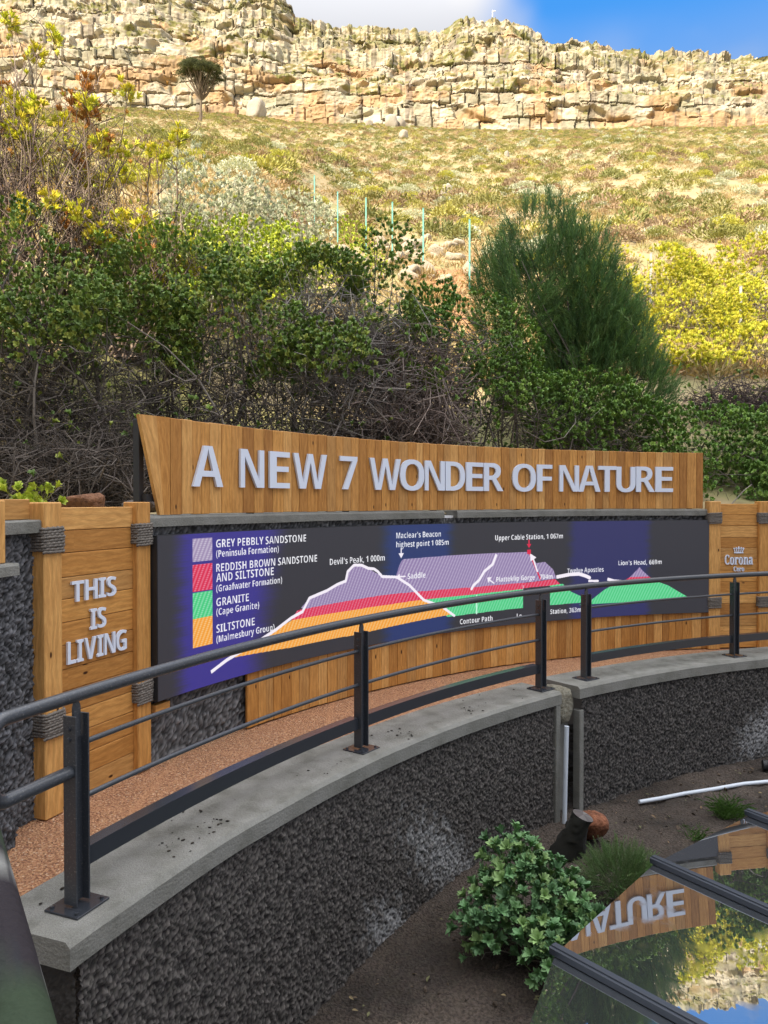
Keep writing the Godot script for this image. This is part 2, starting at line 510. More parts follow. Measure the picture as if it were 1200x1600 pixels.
func cliff() -> void:
	var cols := 1350
	var rows := 310
	var pts := PackedVector3Array(); var cl := PackedColorArray()
	pts.resize(cols * (rows + 2)); cl.resize(cols * (rows + 2))
	var nz := FastNoiseLite.new()
	nz.seed = 5
	nz.frequency = 0.01
	nz.fractal_octaves = 3
	var z0 := 560.0
	var beds := PackedFloat32Array()
	var top := -60.0
	var br := RandomNumberGenerator.new()
	br.seed = 19
	while top < 760.0:
		beds.append(top)
		top += 1.2 + 11.0 * pow(br.randf(), 3.0)
	for q in cols:
		var x := lerpf(-460.0, 440.0, float(q) / (cols - 1))
		var left := smoothstep(-60.0, -200.0, x)
		var zb := z0 + nz.get_noise_1d(x * 1.3) * 8.0 - left * 10.0
		var total := lerpf(105.0, 130.0, left)
		var hb := gh(x, zb) - 2.0
		var zs := zb + total
		var ts := (782.0 - table(SKYLINE, x / zs)) / 1200.0
		ts += nz.get_noise_1d(x * 14.0) * 0.004
		var ht := ts * zs
		var shift := nz.get_noise_1d(x * 0.9 + 700.0) * 0.07
		for r in rows:
			var w := float(r) / (rows - 1)
			var h := lerpf(hb, ht, w)
			var wl := nz.get_noise_2d(x * 0.5, h * 1.0)
			var hd := h - x * 0.012 + nz.get_noise_1d(x * 0.8 + 50.0) * 3.0
			# thick beds, stepped back one above the other and split by joints into blocks
			var hq := hd + 2.4 * hash2(floori(x / 23.0 + 0.6 * wl), 71) + nz.get_noise_2d(x * 0.35, 400.0 + h * 0.1) * 6.0
			var li := beds.bsearch(hq) - 1
			var thick := beds[li + 1] - beds[li]
			var up := hq - beds[li]
			var wp := clampf(w - up / maxf(ht - hb, 1.0) + shift * sin(w * PI), 0, 1)
			var s := table(PROFILE, wp) * total + 4.0 * smoothstep(0.12, 0.26, nz.get_noise_2d(x * 1.6 + 77.0, h * 2.4)) * smoothstep(0.0, 0.1, w)
			var fault := floori(x / 23.0 + 0.6 * wl)
			var bw := thick * (0.6 + 1.3 * hash2(li, fault)) + 1.0
			var bf := x / bw + hash2(li, 3) * 9.0 + wl * 0.12
			var bi := floori(bf)
			var bb := bf - bi
			var rough := hash2(li, bi) - 0.5
			var mass := smoothstep(0.0, 0.16, nz.get_noise_2d(x * 1.1 + 210.0, h * 1.6 - 70.0) + 0.10 * (0.3 - w))
			var soft := 1.0 if thick < 2.2 else 0.0
			var off := rough * (1.2 + 0.30 * thick) * (1.0 - 0.65 * mass) + (hash2(li, 99) - 0.5) * 2.6 + soft * 1.6
			if up < 0.62 and hash2(li * 7, bi >> 1) > 0.3 + 0.35 * mass: off += 1.2 + 2.6 * hash2(li, 41)
			if bb * bw < 0.75 and hash2(li + 9, bi) > 0.35 + 0.4 * mass: off += 0.8 + 2.8 * hash2(li + 5, bi)
			# thinner beds inside them
			var l2 := floori(hd / 1.7)
			var b2 := floori(x / (1.6 + 2.4 * hash2(l2, 8)) + hash2(l2, 1) * 5.0)
			off += (hash2(l2, b2) - 0.5) * (0.9 if hash2(li, bi * 5 + 2) > 0.55 else 0.25)
			off += nz.get_noise_2d(x * 5.0, h * 3.0) * 0.8 + nz.get_noise_2d(x * 14.0, h * 14.0) * 0.9 + nz.get_noise_1d(x * 0.8 + 31.0) * 3.0
			var fade := smoothstep(0.0, 0.03, w)
			var z := zb + s + off * fade
			var hh := h + (hash2(bi, li + 2) - 0.5) * 1.6 * fade * (1.0 + 0.5 * smoothstep(0.9, 1.0, w))
			pts[r * cols + q] = at(x, hh + EYE, z)
			# rock colour: pale quartzite, grey lichen, iron staining; grass where ledges hold soil
			var tint := 0.80 + 0.36 * hash2(bi * 3 + 1, li)
			var c := Color(0.41, 0.355, 0.255)
			var lich := nz.get_noise_2d(x * 4.0 + 300.0, h * 6.0)
			c = c.lerp(Color(0.33, 0.305, 0.215), smoothstep(0.0, 0.25, lich))
			c = c.lerp(Color(0.48, 0.425, 0.325), smoothstep(0.12, 0.3, -lich + 0.2 * rough))
			var iron := nz.get_noise_2d(x * 1.6 - 500.0, h * 3.5) + 0.12 * mass + 0.28 * rough + 0.55 * (0.22 - w) - 0.12 * left
			c = c.lerp(Color(0.40, 0.25, 0.12), smoothstep(0.04, 0.26, iron) * 0.75)
			c = Color(c.r * tint, c.g * tint, c.b * tint)
			# dark seepage streaks
			c = c.lerp(Color(0.14, 0.11, 0.09), 0.6 * smoothstep(0.30, 0.42, nz.get_noise_2d(x * 9.0, h * 0.8 + 60.0)))
			var veg := nz.get_noise_2d(x * 3.0 + 40.0, h * 2.2 + 900.0) + 0.25 * nz.get_noise_2d(x * 20.0, h * 20.0)
			var wc := clampf(w + shift * sin(w * PI), 0.0, 1.0)
			var slope := (table(PROFILE, minf(wc + 0.012, 1.0)) - table(PROFILE, maxf(wc - 0.012, 0.0))) * 42.0
			var vg := smoothstep(1.7, 2.3, slope + veg * 3.2) * smoothstep(-0.22, 0.0, nz.get_noise_2d(x * 18.0, h * 30.0))
			vg = maxf(vg, smoothstep(0.05, 0.16, nz.get_noise_2d(x * 5.0 + 11.0, h * 8.0)) * smoothstep(0.5, 0.75, w) * 0.75)
			c = c.lerp(Color(0.235, 0.20, 0.085).lerp(Color(0.19, 0.185, 0.065), smoothstep(-0.1, 0.2, lich)), vg)
			cl[r * cols + q] = c
		for e in 2:
			var p: Vector3 = pts[(rows - 1) * cols + q]
			pts[(rows + e) * cols + q] = p + Vector3(0, -4.0 - e * 80.0, -14.0 - e * 120.0)
			cl[(rows + e) * cols + q] = Color(0.25, 0.22, 0.13)
	var b := MB.new()
	b.grid(cols, rows + 2, pts, cl, PackedVector2Array(), true)
	tag(build("mountain_cliff", b, M.vrough), "", "", "", "structure")

# ------------------------------------------------------------------ plants
func sprig(leaves: int, stem: float, l: float, w: float, splay: float, fold: float, sd: int, whorl := false, rounded := false) -> ArrayMesh:
	var r := RandomNumberGenerator.new()
	r.seed = sd
	var b := MB.new()
	b.tube(PackedVector3Array([Vector3.ZERO, Vector3(0, stem * 0.5, 0), Vector3(0.01, stem, 0)]), l * 0.045, l * 0.02, 3, Color(0.55, 0.5, 0.4))
	for i in leaves:
		var t := (0.72 + 0.28 * r.randf()) if whorl else (i + 0.5) / leaves
		var a := i * 2.4 + r.randf() * 0.7
		var up := lerpf(splay, splay * 0.45, t) * r.randf_range(0.75, 1.2)
		var d := Vector3(cos(a) * sin(up), cos(up), sin(a) * sin(up)).normalized()
		var s := r.randf_range(0.7, 1.15)
		var g := r.randf_range(0.78, 1.15)
		if rounded:
			b.round_leaf(Vector3(0, stem * t, 0), d, Vector3(-cos(a), 0.8, -sin(a)).normalized(), l * s, w * s, fold * w, Color(g, g, g))
		else:
			b.leaf(Vector3(0, stem * t, 0), d, Vector3(-cos(a), 0.8, -sin(a)).normalized(), l * s, w * s, fold * w, Color(g, g, g))
	return b.mesh()

func limb(b: MB, a: Vector3, e: Vector3, r0: float, r1: float, wob: float, segs: int, sides: int, col: Color) -> PackedVector3Array:
	var p := PackedVector3Array()
	var d := e - a
	var o1 := rv() * wob * d.length()
	var o2 := rv() * wob * d.length() * 0.5
	for i in segs + 1:
		var t := float(i) / segs
		p.append(a + d * t + o1 * sin(t * PI) + o2 * sin(t * TAU))
	b.tube(p, r0, r1, sides, col)
	return p

func upright(dir: Vector3, roll: float, s: float) -> Basis:
	var y := dir.normalized()
	var x := y.cross(Vector3(0.3, 0.1, 0.95)).normalized()
	var z := x.cross(y)
	return Basis(x, y, z).rotated(y, roll).scaled_local(Vector3.ONE * s)

func mixc(cols: Array) -> Color:
	var a: Color = cols[rng.randi() % cols.size()]
	var g := rng.randf_range(0.8, 1.22)
	return Color(a.r * g, a.g * g, a.b * g)

# lobes: [centre (world), radii]; leaves sit on the outer part of each lobe
func bush(called: String, label: String, category: String, base: Vector3, lobes: Array, o: Dictionary, group := "") -> Node3D:
	var t := thing(called, label, category, base, group)
	var tw := MB.new()
	var barks: Array = o.get("bark", [Color(0.15, 0.128, 0.11), Color(0.21, 0.18, 0.155), Color(0.10, 0.085, 0.07)])
	var wob: float = o.get("wob", 0.16)
	var ends := []
	for i in int(o.get("stems", 12)):
		var lb: Array = lobes[i % lobes.size()]
		var d := rv()
		d.y = absf(d.y) * 0.8 + 0.1
		var e: Vector3 = lb[0] + d * lb[1] * rng.randf_range(0.45, 0.9)
		var st := base + Vector3(rng.randf_range(-1, 1), 0, rng.randf_range(-1, 1)) * float(o.get("foot", 0.35))
		var rad: float = o.get("stem_r", 0.035) * rng.randf_range(0.5, 1.0)
		var p := limb(tw, st - Vector3(0, 0.1, 0), e, rad, rad * 0.3, wob, 7, 5, mixc(barks))
		for k in int(o.get("side", 7)):
			var f: Vector3 = p[2 + rng.randi() % 5]
			var g := rv(); g.y = absf(g.y) * 0.7
			var q := limb(tw, f, f + g * rng.randf_range(0.35, 0.95) * float(o.get("side_len", 0.8)), rad * 0.4, 0.004, wob * 1.3, 4, 3, mixc(barks))
			ends.append(q[4])
	for i in int(o.get("tangle", 0)):
		var lb: Array = lobes[rng.randi() % lobes.size()]
		var c: Vector3 = lb[0] + rv() * lb[1] * rng.randf_range(0.3, 0.95)
		c.y -= lb[1].y * float(o.get("tangle_low", 0.35))
		var d := rv()
		d.y = d.y * 0.5 + 0.35
		var ln := rng.randf_range(0.4, 1.3) * float(o.get("tangle_len", 1.0))
		limb(tw, c - d * ln * 0.5, c + d * ln * 0.5, rng.randf_range(0.004, 0.011), 0.003, 0.32, 5, 3, mixc(barks))
	build("branches", tw, M.bark, t)
	var ts := []; var cs := []
	var n: int = o.get("sprigs", 2000)
	var shell: float = o.get("shell", 0.62)
	var upw: float = o.get("up", 0.6)
	var gap: float = o.get("gap", -0.1)
	var low: float = o.get("low", -0.35)
	var cols: Array = o.cols
	var vol := 0.0
	for lb in lobes: vol += lb[1].x * lb[1].y
	for lb in lobes:
		var m := int(n * lb[1].x * lb[1].y / vol)
		var made := 0
		var tries := 0
		while made < m and tries < m * 6:
			tries += 1
			var d := rv()
			if d.y < low: continue
			var p: Vector3 = lb[0] + d * lb[1] * lerpf(shell, 1.05, sqrt(rng.randf()))
			if fbm.get_noise_3d(p.x * 70.0, p.y * 70.0, p.z * 70.0) < gap: continue
			made += 1
			var dir := (d + Vector3(0, upw, 0) + rv() * 0.5).normalized()
			ts.append(Transform3D(upright(dir, rng.randf() * TAU, rng.randf_range(float(o.get("vary", 0.7)), 1.25)), p - base))
			cs.append(mixc(cols))
	for e: Vector3 in ends:
		if rng.randf() < float(o.get("tip", 0.6)):
			ts.append(Transform3D(upright(rv() + Vector3(0, 0.9, 0), rng.randf() * TAU, rng.randf_range(0.7, 1.2)), e - base))
			cs.append(mixc(cols))
	var fo := mm("foliage", o.sprig, o.get("mat", M.leaf), t, ts, cs)
	fo.set_meta("kind", "stuff")
	return t

func rock_mesh(sd: int, flat := 0.75) -> ArrayMesh:
	var b := MB.new()
	var f := FastNoiseLite.new()
	f.seed = sd
	f.frequency = 0.9
	var r := RandomNumberGenerator.new()
	r.seed = sd
	var planes := []
	for k in 14:
		var d := Vector3(r.randf_range(-1, 1), r.randf_range(-1, 1), r.randf_range(-1, 1)).normalized()
		if k < 6:
			d = Vector3.ZERO
			d[k / 2] = 1.0 if k % 2 == 0 else -1.0
			d = (d + Vector3(r.randf_range(-1, 1), r.randf_range(-1, 1), r.randf_range(-1, 1)) * 0.28).normalized()
		planes.append([d, r.randf_range(0.58, 0.74) if k < 6 else r.randf_range(0.72, 0.9)])
	var cols := 19
	var rows := 12
	var pts := PackedVector3Array(); var cl := PackedColorArray()
	for y in rows:
		for x in cols:
			var la := lerpf(-PI / 2, PI / 2, float(y) / (rows - 1))
			var lo := TAU * (x % (cols - 1)) / (cols - 1)
			var d := Vector3(cos(la) * cos(lo), sin(la), -cos(la) * sin(lo))
			var rad := 1.0 + f.get_noise_3dv(d * 1.5) * 0.25
			for p in planes:
				var dd := d.dot(p[0])
				if dd > 0.01: rad = minf(rad, p[1] / dd)
			rad += f.get_noise_3dv(d * 6.0) * 0.05
			pts.append(d * rad * Vector3(1, flat, 1))
			var g := 0.9 + 0.2 * f.get_noise_3dv(d * 4.0)
			cl.append(Color(g, g, g))
	b.grid(cols, rows, pts, cl)
	return b.mesh()

func tinted(m: ArrayMesh, col: Color) -> ArrayMesh:
	var a := m.surface_get_arrays(0)
	var c: PackedColorArray = a[Mesh.ARRAY_COLOR]
	for i in c.size(): c[i] = Color(c[i].r * col.r, c[i].g * col.g, c[i].b * col.b)
	a[Mesh.ARRAY_COLOR] = c
	var o := ArrayMesh.new()
	o.add_surface_from_arrays(Mesh.PRIMITIVE_TRIANGLES, a)
	return o

# ------------------------------------------------------------------ curved sweeps
func sweep(b: MB, ctr: Vector2, prof: Array, d0: float, d1: float, segs: int, jit := 0.0) -> void:
	# prof: closed list of (radius, height), swept from angle d0 to d1
	var m := prof.size()
	var mid := Vector2.ZERO
	for p: Vector2 in prof: mid += p / m
	var rings := []
	for i in segs + 1:
		var a := lerpf(d0, d1, float(i) / segs)
		var ring := []
		for p: Vector2 in prof:
			var w := arc(ctr, p.x, a, p.y).origin
			if jit > 0.0:
				w += Vector3(fbm.get_noise_3d(w.x * 60, w.y * 60, w.z * 60), fbm.get_noise_3d(w.x * 60 + 99, w.y * 60, w.z * 60), fbm.get_noise_3d(w.x * 60, w.y * 60 + 99, w.z * 60)) * jit
			ring.append(w)
		rings.append(ring)
	for i in segs:
		for k in m:
			var k2 := (k + 1) % m
			var c: Vector3 = (rings[i][k] + rings[i][k2]) * 0.5
			var cm := arc(ctr, mid.x, lerpf(d0, d1, float(i) / segs), mid.y).origin
			b.quad(rings[i][k], rings[i + 1][k], rings[i + 1][k2], rings[i][k2], c - cm)
	for e in [0, segs]:
		var poly := PackedVector2Array(prof)
		var ids := Geometry2D.triangulate_polygon(poly)
		var t := arc(ctr, mid.x, d0 if e == 0 else d1, mid.y)
		var away := t.basis.x * (1.0 if (d1 < d0) == (e == segs) else -1.0)
		for k in range(0, ids.size(), 3):
			b.tri(rings[e][ids[k]], rings[e][ids[k + 1]], rings[e][ids[k + 2]], away)

func roughcast(b: MB, ctr: Vector2, r: float, d0: float, d1: float, y0: Callable, y1: float, step: float, stains: Array, base: Color) -> void:
	var ln := absf(d1 - d0) * PI / 180.0 * r
	var cols := int(ln / step) + 2
	var rows := int((y1 - y0.call(d0)) / step) + 2
	var pts := PackedVector3Array(); var cl := PackedColorArray()
	for j in rows:
		for i in cols:
			var a := lerpf(d0, d1, float(i) / (cols - 1))
			var lo: float = y0.call(a)
			var y := lerpf(lo, y1, float(j) / (rows - 1))
			var s := a * PI / 180.0 * r
			var n1 := fbm.get_noise_2d(s * 2600.0, y * 2600.0)
			var n2 := fbm.get_noise_2d(s * 900.0 + 77.0, y * 900.0)
			var hv := hash2(i * 7 + 3, j * 13 + int(absf(d0) * 10.0))
			var dsp := hv * hv * 0.022 + n1 * 0.010 + n2 * 0.010
			var edge := minf(1.0, minf(y1 - y, 0.03) / 0.03)
			var p := arc(ctr, r - dsp * edge, a, y).origin
			pts.append(p)
			var sp := clampf(0.25 + hv * hv * 2.1 + n1 * 0.9 + n2 * 0.5, 0.2, 3.0)
			var c := Color(base.r * sp, base.g * sp, base.b * sp)
			for st in stains:
				# [angle, y, half width, half height, slant]
				var du: float = ((a - st[0]) * PI / 180.0 * -r - (y - st[1]) * st[4]) / st[2]
				var dv: float = (y - st[1]) / st[3]
				var q := smoothstep(1.2, 0.3, sqrt(du * du + dv * dv) + n2 * 0.9)
				q *= smoothstep(0.10, 0.45, hv + n1)
				c = c.lerp(Color(0.34, 0.34, 0.34), q * 0.7)
			cl.append(c)
	b.grid(cols, rows, pts, cl)

func rope_wrap(parent: Node3D, t: Transform3D, w: float, d: float, y0: float, y1: float, sd: int) -> void:
	# strands wound round a square post, in the post's axes
	var b := MB.new()
	var r := 0.0105
	var turns := int((y1 - y0) / (r * 1.75))
	var rr := RandomNumberGenerator.new()
	rr.seed = sd
	var p := PackedVector3Array()
	for k in turns:
		var y := y0 + r + k * r * 1.75
		var j := rr.randf_range(-0.004, 0.004)
		var hw := w / 2 + r * 0.8 + absf(j)
		var hd := d / 2 + r * 0.8 + absf(j)
		var loop := [Vector2(-hw, hd - 0.012), Vector2(-hw + 0.012, hd), Vector2(0, hd + 0.003), Vector2(hw - 0.012, hd), Vector2(hw, hd - 0.012), Vector2(hw, -hd + 0.012), Vector2(hw - 0.012, -hd), Vector2(-hw + 0.012, -hd), Vector2(-hw, -hd + 0.012)]
		for i in loop.size():
			var q: Vector2 = loop[i]
			var yy := y + r * 1.75 * i / loop.size() + rr.randf_range(-0.003, 0.003)
			p.append(Vector3(q.x, yy, q.y))
	# twist of the strands: many short rings of alternating thickness
	var fine := PackedVector3Array()
	for i in p.size() - 1:
		var n := maxi(1, int(p[i].distance_to(p[i + 1]) / 0.011))
		for k in n: fine.append(p[i].lerp(p[i + 1], float(k) / n))
	b.tube(fine, r, r, 6)
	for i in b.v.size():
		var ring := i / 6
		var sdx := i % 6
		var bulge := 0.0032 * sin(ring * 1.9 + sdx * TAU / 6.0)
		b.v[i] += b.n[i] * bulge
	sub("rope_wrap", b.mesh(), M.rope, parent, t)

func text_mesh(s: String, depth: float, font: Font) -> TextMesh:
	var m := TextMesh.new()
	m.text = s
	m.font = font
	m.font_size = 64
	m.pixel_size = 0.01
	m.depth = depth
	m.curve_step = 0.5
	return m

func letter(parent: Node, s: String, font: Font, t: Transform3D, w: float, h: float, depth: float, m: Material, called := "letter") -> void:
	# t: foot centre of the letter on its board, z out of the board
	var tm := text_mesh(s, 0.1, font)
	var bb := tm.get_aabb()
	var sc := Vector3(w / bb.size.x, h / bb.size.y, depth / bb.size.z)
	var c := bb.get_center()
	var off := Vector3(-c.x * sc.x, -bb.position.y * sc.y, -bb.position.z * sc.z)
	var tt := t * Transform3D(Basis.from_scale(sc), off)
	part(called, tm, m, parent, tt)

# ------------------------------------------------------------------ the display's picture
var im: Image
const PXM := 2047.0 / 7.89
func raster(a: Vector2, b: Vector2, c: Vector2, col: Color) -> void:
	var x0 := maxi(0, floori(minf(a.x, minf(b.x, c.x)))); var x1 := mini(im.get_width() - 1, ceili(maxf(a.x, maxf(b.x, c.x))))
	var y0 := maxi(0, floori(minf(a.y, minf(b.y, c.y)))); var y1 := mini(im.get_height() - 1, ceili(maxf(a.y, maxf(b.y, c.y))))
	var ar := (b - a).cross(c - a)
	if absf(ar) < 1e-6: return
	for y in range(y0, y1 + 1):
		for x in range(x0, x1 + 1):
			var p := Vector2(x + 0.5, y + 0.5)
			var w0 := (b - a).cross(p - a) / ar
			var w1 := (c - b).cross(p - b) / ar
			var w2 := (a - c).cross(p - c) / ar
			if w0 >= -0.001 and w1 >= -0.001 and w2 >= -0.001:
				im.set_pixel(x, y, col)
func sp(q: Array) -> Vector2:
	return Vector2(q[0] * PXM, (-0.26 - q[1]) * PXM)
func poly(l: Array, col: Color) -> void:
	var p := PackedVector2Array()
	for q in l: p.append(sp(q))
	var ids := Geometry2D.triangulate_polygon(p)
	for k in range(0, ids.size(), 3): raster(p[ids[k]], p[ids[k + 1]], p[ids[k + 2]], col)
func line(l: Array, w: float, col: Color) -> void:
	for i in l.size() - 1:
		var a := sp(l[i]); var b := sp(l[i + 1])
		var d := (b - a).normalized().orthogonal() * w * PXM * 0.5
		raster(a + d, b + d, b - d, col); raster(a + d, b - d, a - d, col)
		for k in 8:
			var r := w * PXM * 0.5
			raster(b, b + Vector2.from_angle(k * TAU / 8) * r, b + Vector2.from_angle((k + 1) * TAU / 8) * r, col)
func words(s: String, x0: float, x1: float, yc: float, cap: float, font: Font) -> void:
	var tm := text_mesh(s, 0.0, font)
	var a := tm.surface_get_arrays(0)
	var vv: PackedVector3Array = a[Mesh.ARRAY_VERTEX]
	var id: PackedInt32Array = a[Mesh.ARRAY_INDEX] if a[Mesh.ARRAY_INDEX] != null else PackedInt32Array(range(vv.size()))
	var bb := tm.get_aabb()
	var ref := text_mesh("H", 0.0, font).get_aabb()
	var base := text_mesh(s + "H", 0.0, font).get_aabb()
	var kx := (x1 - x0) / bb.size.x
	var ky := cap / ref.size.y
	# all lines of the same font share the vertical centre of TextMesh's line box, so H gives the baseline
	var hc := ref.get_center().y
	for k in range(0, id.size(), 3):
		var q := []
		for j in 3:
			var p := vv[id[k + j]]
			q.append(Vector2((x0 + (p.x - bb.position.x) * kx) * PXM, (-0.26 - (yc + (p.y - hc) * ky)) * PXM))
		raster(q[0], q[1], q[2], Color(0.95, 0.95, 0.97))

func display_texture(font: Font) -> ImageTexture:
	im = Image.create(2048, 322, false, Image.FORMAT_RGB8)
	var f := FastNoiseLite.new()
	f.seed = 4
	f.frequency = 0.02
	var dark := Color(0.165, 0.168, 0.195)
	for x in 2048:
		var s := x / PXM
		for y in 322:
			var jit := (fmod(y * 0.5, 3.0) - 1.5) * 0.018 + f.get_noise_2d(x * 0.3, y * 3.0) * 0.06
			var ss := s + jit
			var c := dark
			c = c.lerp(Color(0.20, 0.17, 0.52), smoothstep(0.12, 0.36, ss) * smoothstep(1.45, 1.05, ss + (322 - y) * -0.0009 + 0.1))
			c = c.lerp(Color(0.11, 0.19, 0.40), smoothstep(2.82, 3.06, ss) * smoothstep(4.02, 3.82, ss))
			c = c.lerp(Color(0.15, 0.16, 0.36), smoothstep(5.70, 5.86, ss) * smoothstep(7.04, 6.92, ss))
			im.set_pixel(x, y, c)
	var grey := Color(0.55, 0.47, 0.66); var red := Color(0.86, 0.10, 0.27); var gre := Color(0.22, 0.80, 0.48); var ora := Color(0.98, 0.62, 0.16)
	var white := Color(0.96, 0.93, 0.97)
	poly([[1.752, -1.006], [1.865, -0.927], [2.103, -0.889], [2.372, -0.805], [2.4, -0.711], [2.491, -0.652], [2.694, -0.698], [2.899, -0.798], [3.087, -0.838], [3.15, -0.70], [3.182, -0.652], [3.21, -0.632], [3.886, -0.623], [5.14, -0.625], [5.25, -0.77], [5.389, -0.759], [5.518, -0.86], [5.567, -0.975], [5.17, -1.0], [4.279, -1.02], [2.927, -1.01], [1.80, -1.04]], grey)
	poly([[1.70, -1.026], [2.927, -0.995], [4.279, -1.011], [5.17, -1.002], [5.548, -0.98], [5.647, -1.065], [5.071, -1.084], [4.279, -1.106], [3.547, -1.101], [2.927, -1.115], [1.60, -1.13]], red)
	poly([[3.50, -1.095], [4.279, -1.096], [5.17, -1.078], [5.667, -1.045], [5.795, -1.152], [6.013, -1.244], [6.111, -1.297], [3.886, -1.325]], gre)
	poly([[0.791, -1.325], [1.164, -1.246], [1.623, -1.11], [2.927, -1.105], [3.45, -1.095], [3.65, -1.13], [3.789, -1.209], [3.935, -1.30], [2.555, -1.365], [1.58, -1.361]], ora)
	poly([[5.914, -1.328], [6.111, -1.273], [6.308, -1.151], [6.45, -1.09], [6.602, -1.062], [7.086, -1.06], [7.278, -1.124], [7.45, -1.22], [7.6, -1.30], [6.845, -1.325]], gre)
	poly([[6.55, -1.075], [6.699, -1.0], [6.99, -1.0], [7.11, -1.068]], red)
	poly([[6.699, -1.0], [6.80, -0.915], [6.845, -0.872], [6.90, -0.925], [6.99, -1.0]], grey)
	var sw := [[-0.30, -0.485, Color(0.62, 0.55, 0.70)], [-0.505, -0.722, red], [-0.73, -0.955, gre], [-0.94, -1.17, ora]]
	for w in sw: poly([[0.39, w[0]], [0.622, w[0]], [0.622, w[1]], [0.39, w[1]]], w[2])
	# rows of light dots inside the coloured fields
	for x in 2048:
		for y in 322:
			var c := im.get_pixel(x, y)
			if c.r + c.g + c.b > 1.15 and maxf(c.r, maxf(c.g, c.b)) > 0.5:
				var k := 0.5 + 0.5 * sin(x * 0.52 + y * 0.30 + sin(x * 0.011) * 5.0)
				var k2 := 0.5 + 0.5 * sin(y * 1.57)
				im.set_pixel(x, y, c.lerp(c.lightened(0.6), k * (0.4 + 0.6 * k2) * 0.85).darkened(0.06 * (1.0 - k2)))
	line([[0.60, -1.40], [0.791, -1.335], [1.164, -1.246], [1.412, -1.169], [1.623, -1.085], [1.769, -1.046], [1.865, -0.927], [2.103, -0.879], [2.25, -0.83], [2.372, -0.805], [2.4, -0.711], [2.491, -0.652], [2.60, -0.66], [2.694, -0.698], [2.78, -0.71], [2.833, -0.74], [2.899, -0.798], [3.116, -0.819], [3.306, -0.922], [3.518, -1.1], [3.789, -1.194], [3.984, -1.318]], 0.030, white)
	line([[4.634, -0.638], [4.575, -0.757], [4.446, -0.834], [4.37, -0.93], [4.279, -0.989], [4.249, -1.03]], 0.034, white)
	line([[4.328, -1.104], [4.328, -1.322]], 0.022, Color(0.75, 0.95, 0.85))
	line([[5.14, -0.625], [5.319, -0.97]], 0.022, red)
	line([[5.20, -0.70], [5.27, -0.873]], 0.022, white)
	poly([[5.155, -0.645], [5.255, -0.70], [5.165, -0.745]], white)
	line([[5.14, -0.477], [5.14, -0.535]], 0.020, red)
	poly([[5.105, -0.53], [5.175, -0.53], [5.14, -0.58]], red)
	poly([[5.11, -0.60], [5.17, -0.60], [5.17, -0.655], [5.11, -0.655]], red)
	line([[5.567, -0.957], [5.766, -0.933], [5.914, -0.93], [6.013, -0.957], [6.082, -0.986]], 0.045, white)
	line([[6.062, -1.026], [6.21, -1.032]], 0.030, white)
	line([[6.357, -1.013], [6.455, -1.041], [6.573, -1.053]], 0.040, white)
	line([[5.05, -1.03], [5.05, -1.09]], 0.01, white)
	line([[3.18, -0.51], [3.18, -0.57]], 0.016, white)
	poly([[3.14, -0.565], [3.22, -0.565], [3.18, -0.62]], white)
	line([[3.15, -0.82], [3.24, -0.82]], 0.016, white)
	poly([[3.16, -0.785], [3.16, -0.855], [3.10, -0.82]], white)
	line([[4.60, -0.985], [4.52, -0.935]], 0.016, white)
	poly([[4.56, -0.905], [4.49, -0.91], [4.51, -0.975]], white)
	poly([[5.051, -1.07], [5.468, -1.06], [5.468, -1.48], [5.051, -1.48]], dark)
	words("GREY PEBBLY SANDSTONE", 0.667, 1.821, -0.352, 0.066, font)
	words("(Peninsula Formation)", 0.667, 1.453, -0.435, 0.055, font)
	words("REDDISH BROWN SANDSTONE", 0.667, 1.97, -0.552, 0.066, font)
	words("AND SILTSTONE", 0.667, 1.387, -0.634, 0.066, font)
	words("(Graafwater Formation)", 0.667, 1.496, -0.722, 0.055, font)
	words("GRANITE", 0.667, 1.067, -0.836, 0.066, font)
	words("(Cape Granite)", 0.667, 1.197, -0.917, 0.055, font)
	words("SILTSTONE", 0.667, 1.14, -1.055, 0.066, font)
	words("(Malmesbury Group)", 0.667, 1.395, -1.142, 0.055, font)
	words("Devil's Peak, 1 000m", 2.147, 2.936, -0.600, 0.060, font)
	words("Maclear's Beacon", 3.106, 3.779, -0.372, 0.060, font)
	words("highest point 1 085m", 3.106, 3.896, -0.470, 0.060, font)
	words("Upper Cable Station, 1 067m", 4.615, 5.667, -0.443, 0.060, font)
	words("Saddle", 3.278, 3.547, -0.822, 0.058, font)
	words("Platteklip Gorge", 4.634, 5.23, -0.942, 0.058, font)
	words("704m", 5.309, 5.508, -0.945, 0.058, font)
	words("Twelve Apostles", 5.736, 6.298, -0.885, 0.058, font)
	words("Lion's Head, 669m", 6.524, 7.182, -0.810, 0.060, font)
	words("Contour Path", 4.072, 4.575, -1.398, 0.058, font)
	words("Lo", 4.952, 5.03, -1.405, 0.058, font)
	words("Station, 363m", 5.475, 5.95, -1.387, 0.058, font)
	return ImageTexture.create_from_image(im)

# ------------------------------------------------------------------ things
func stage(s: String) -> void:
	print("%6.2f s  %s" % [Time.get_ticks_msec() / 1000.0, s])

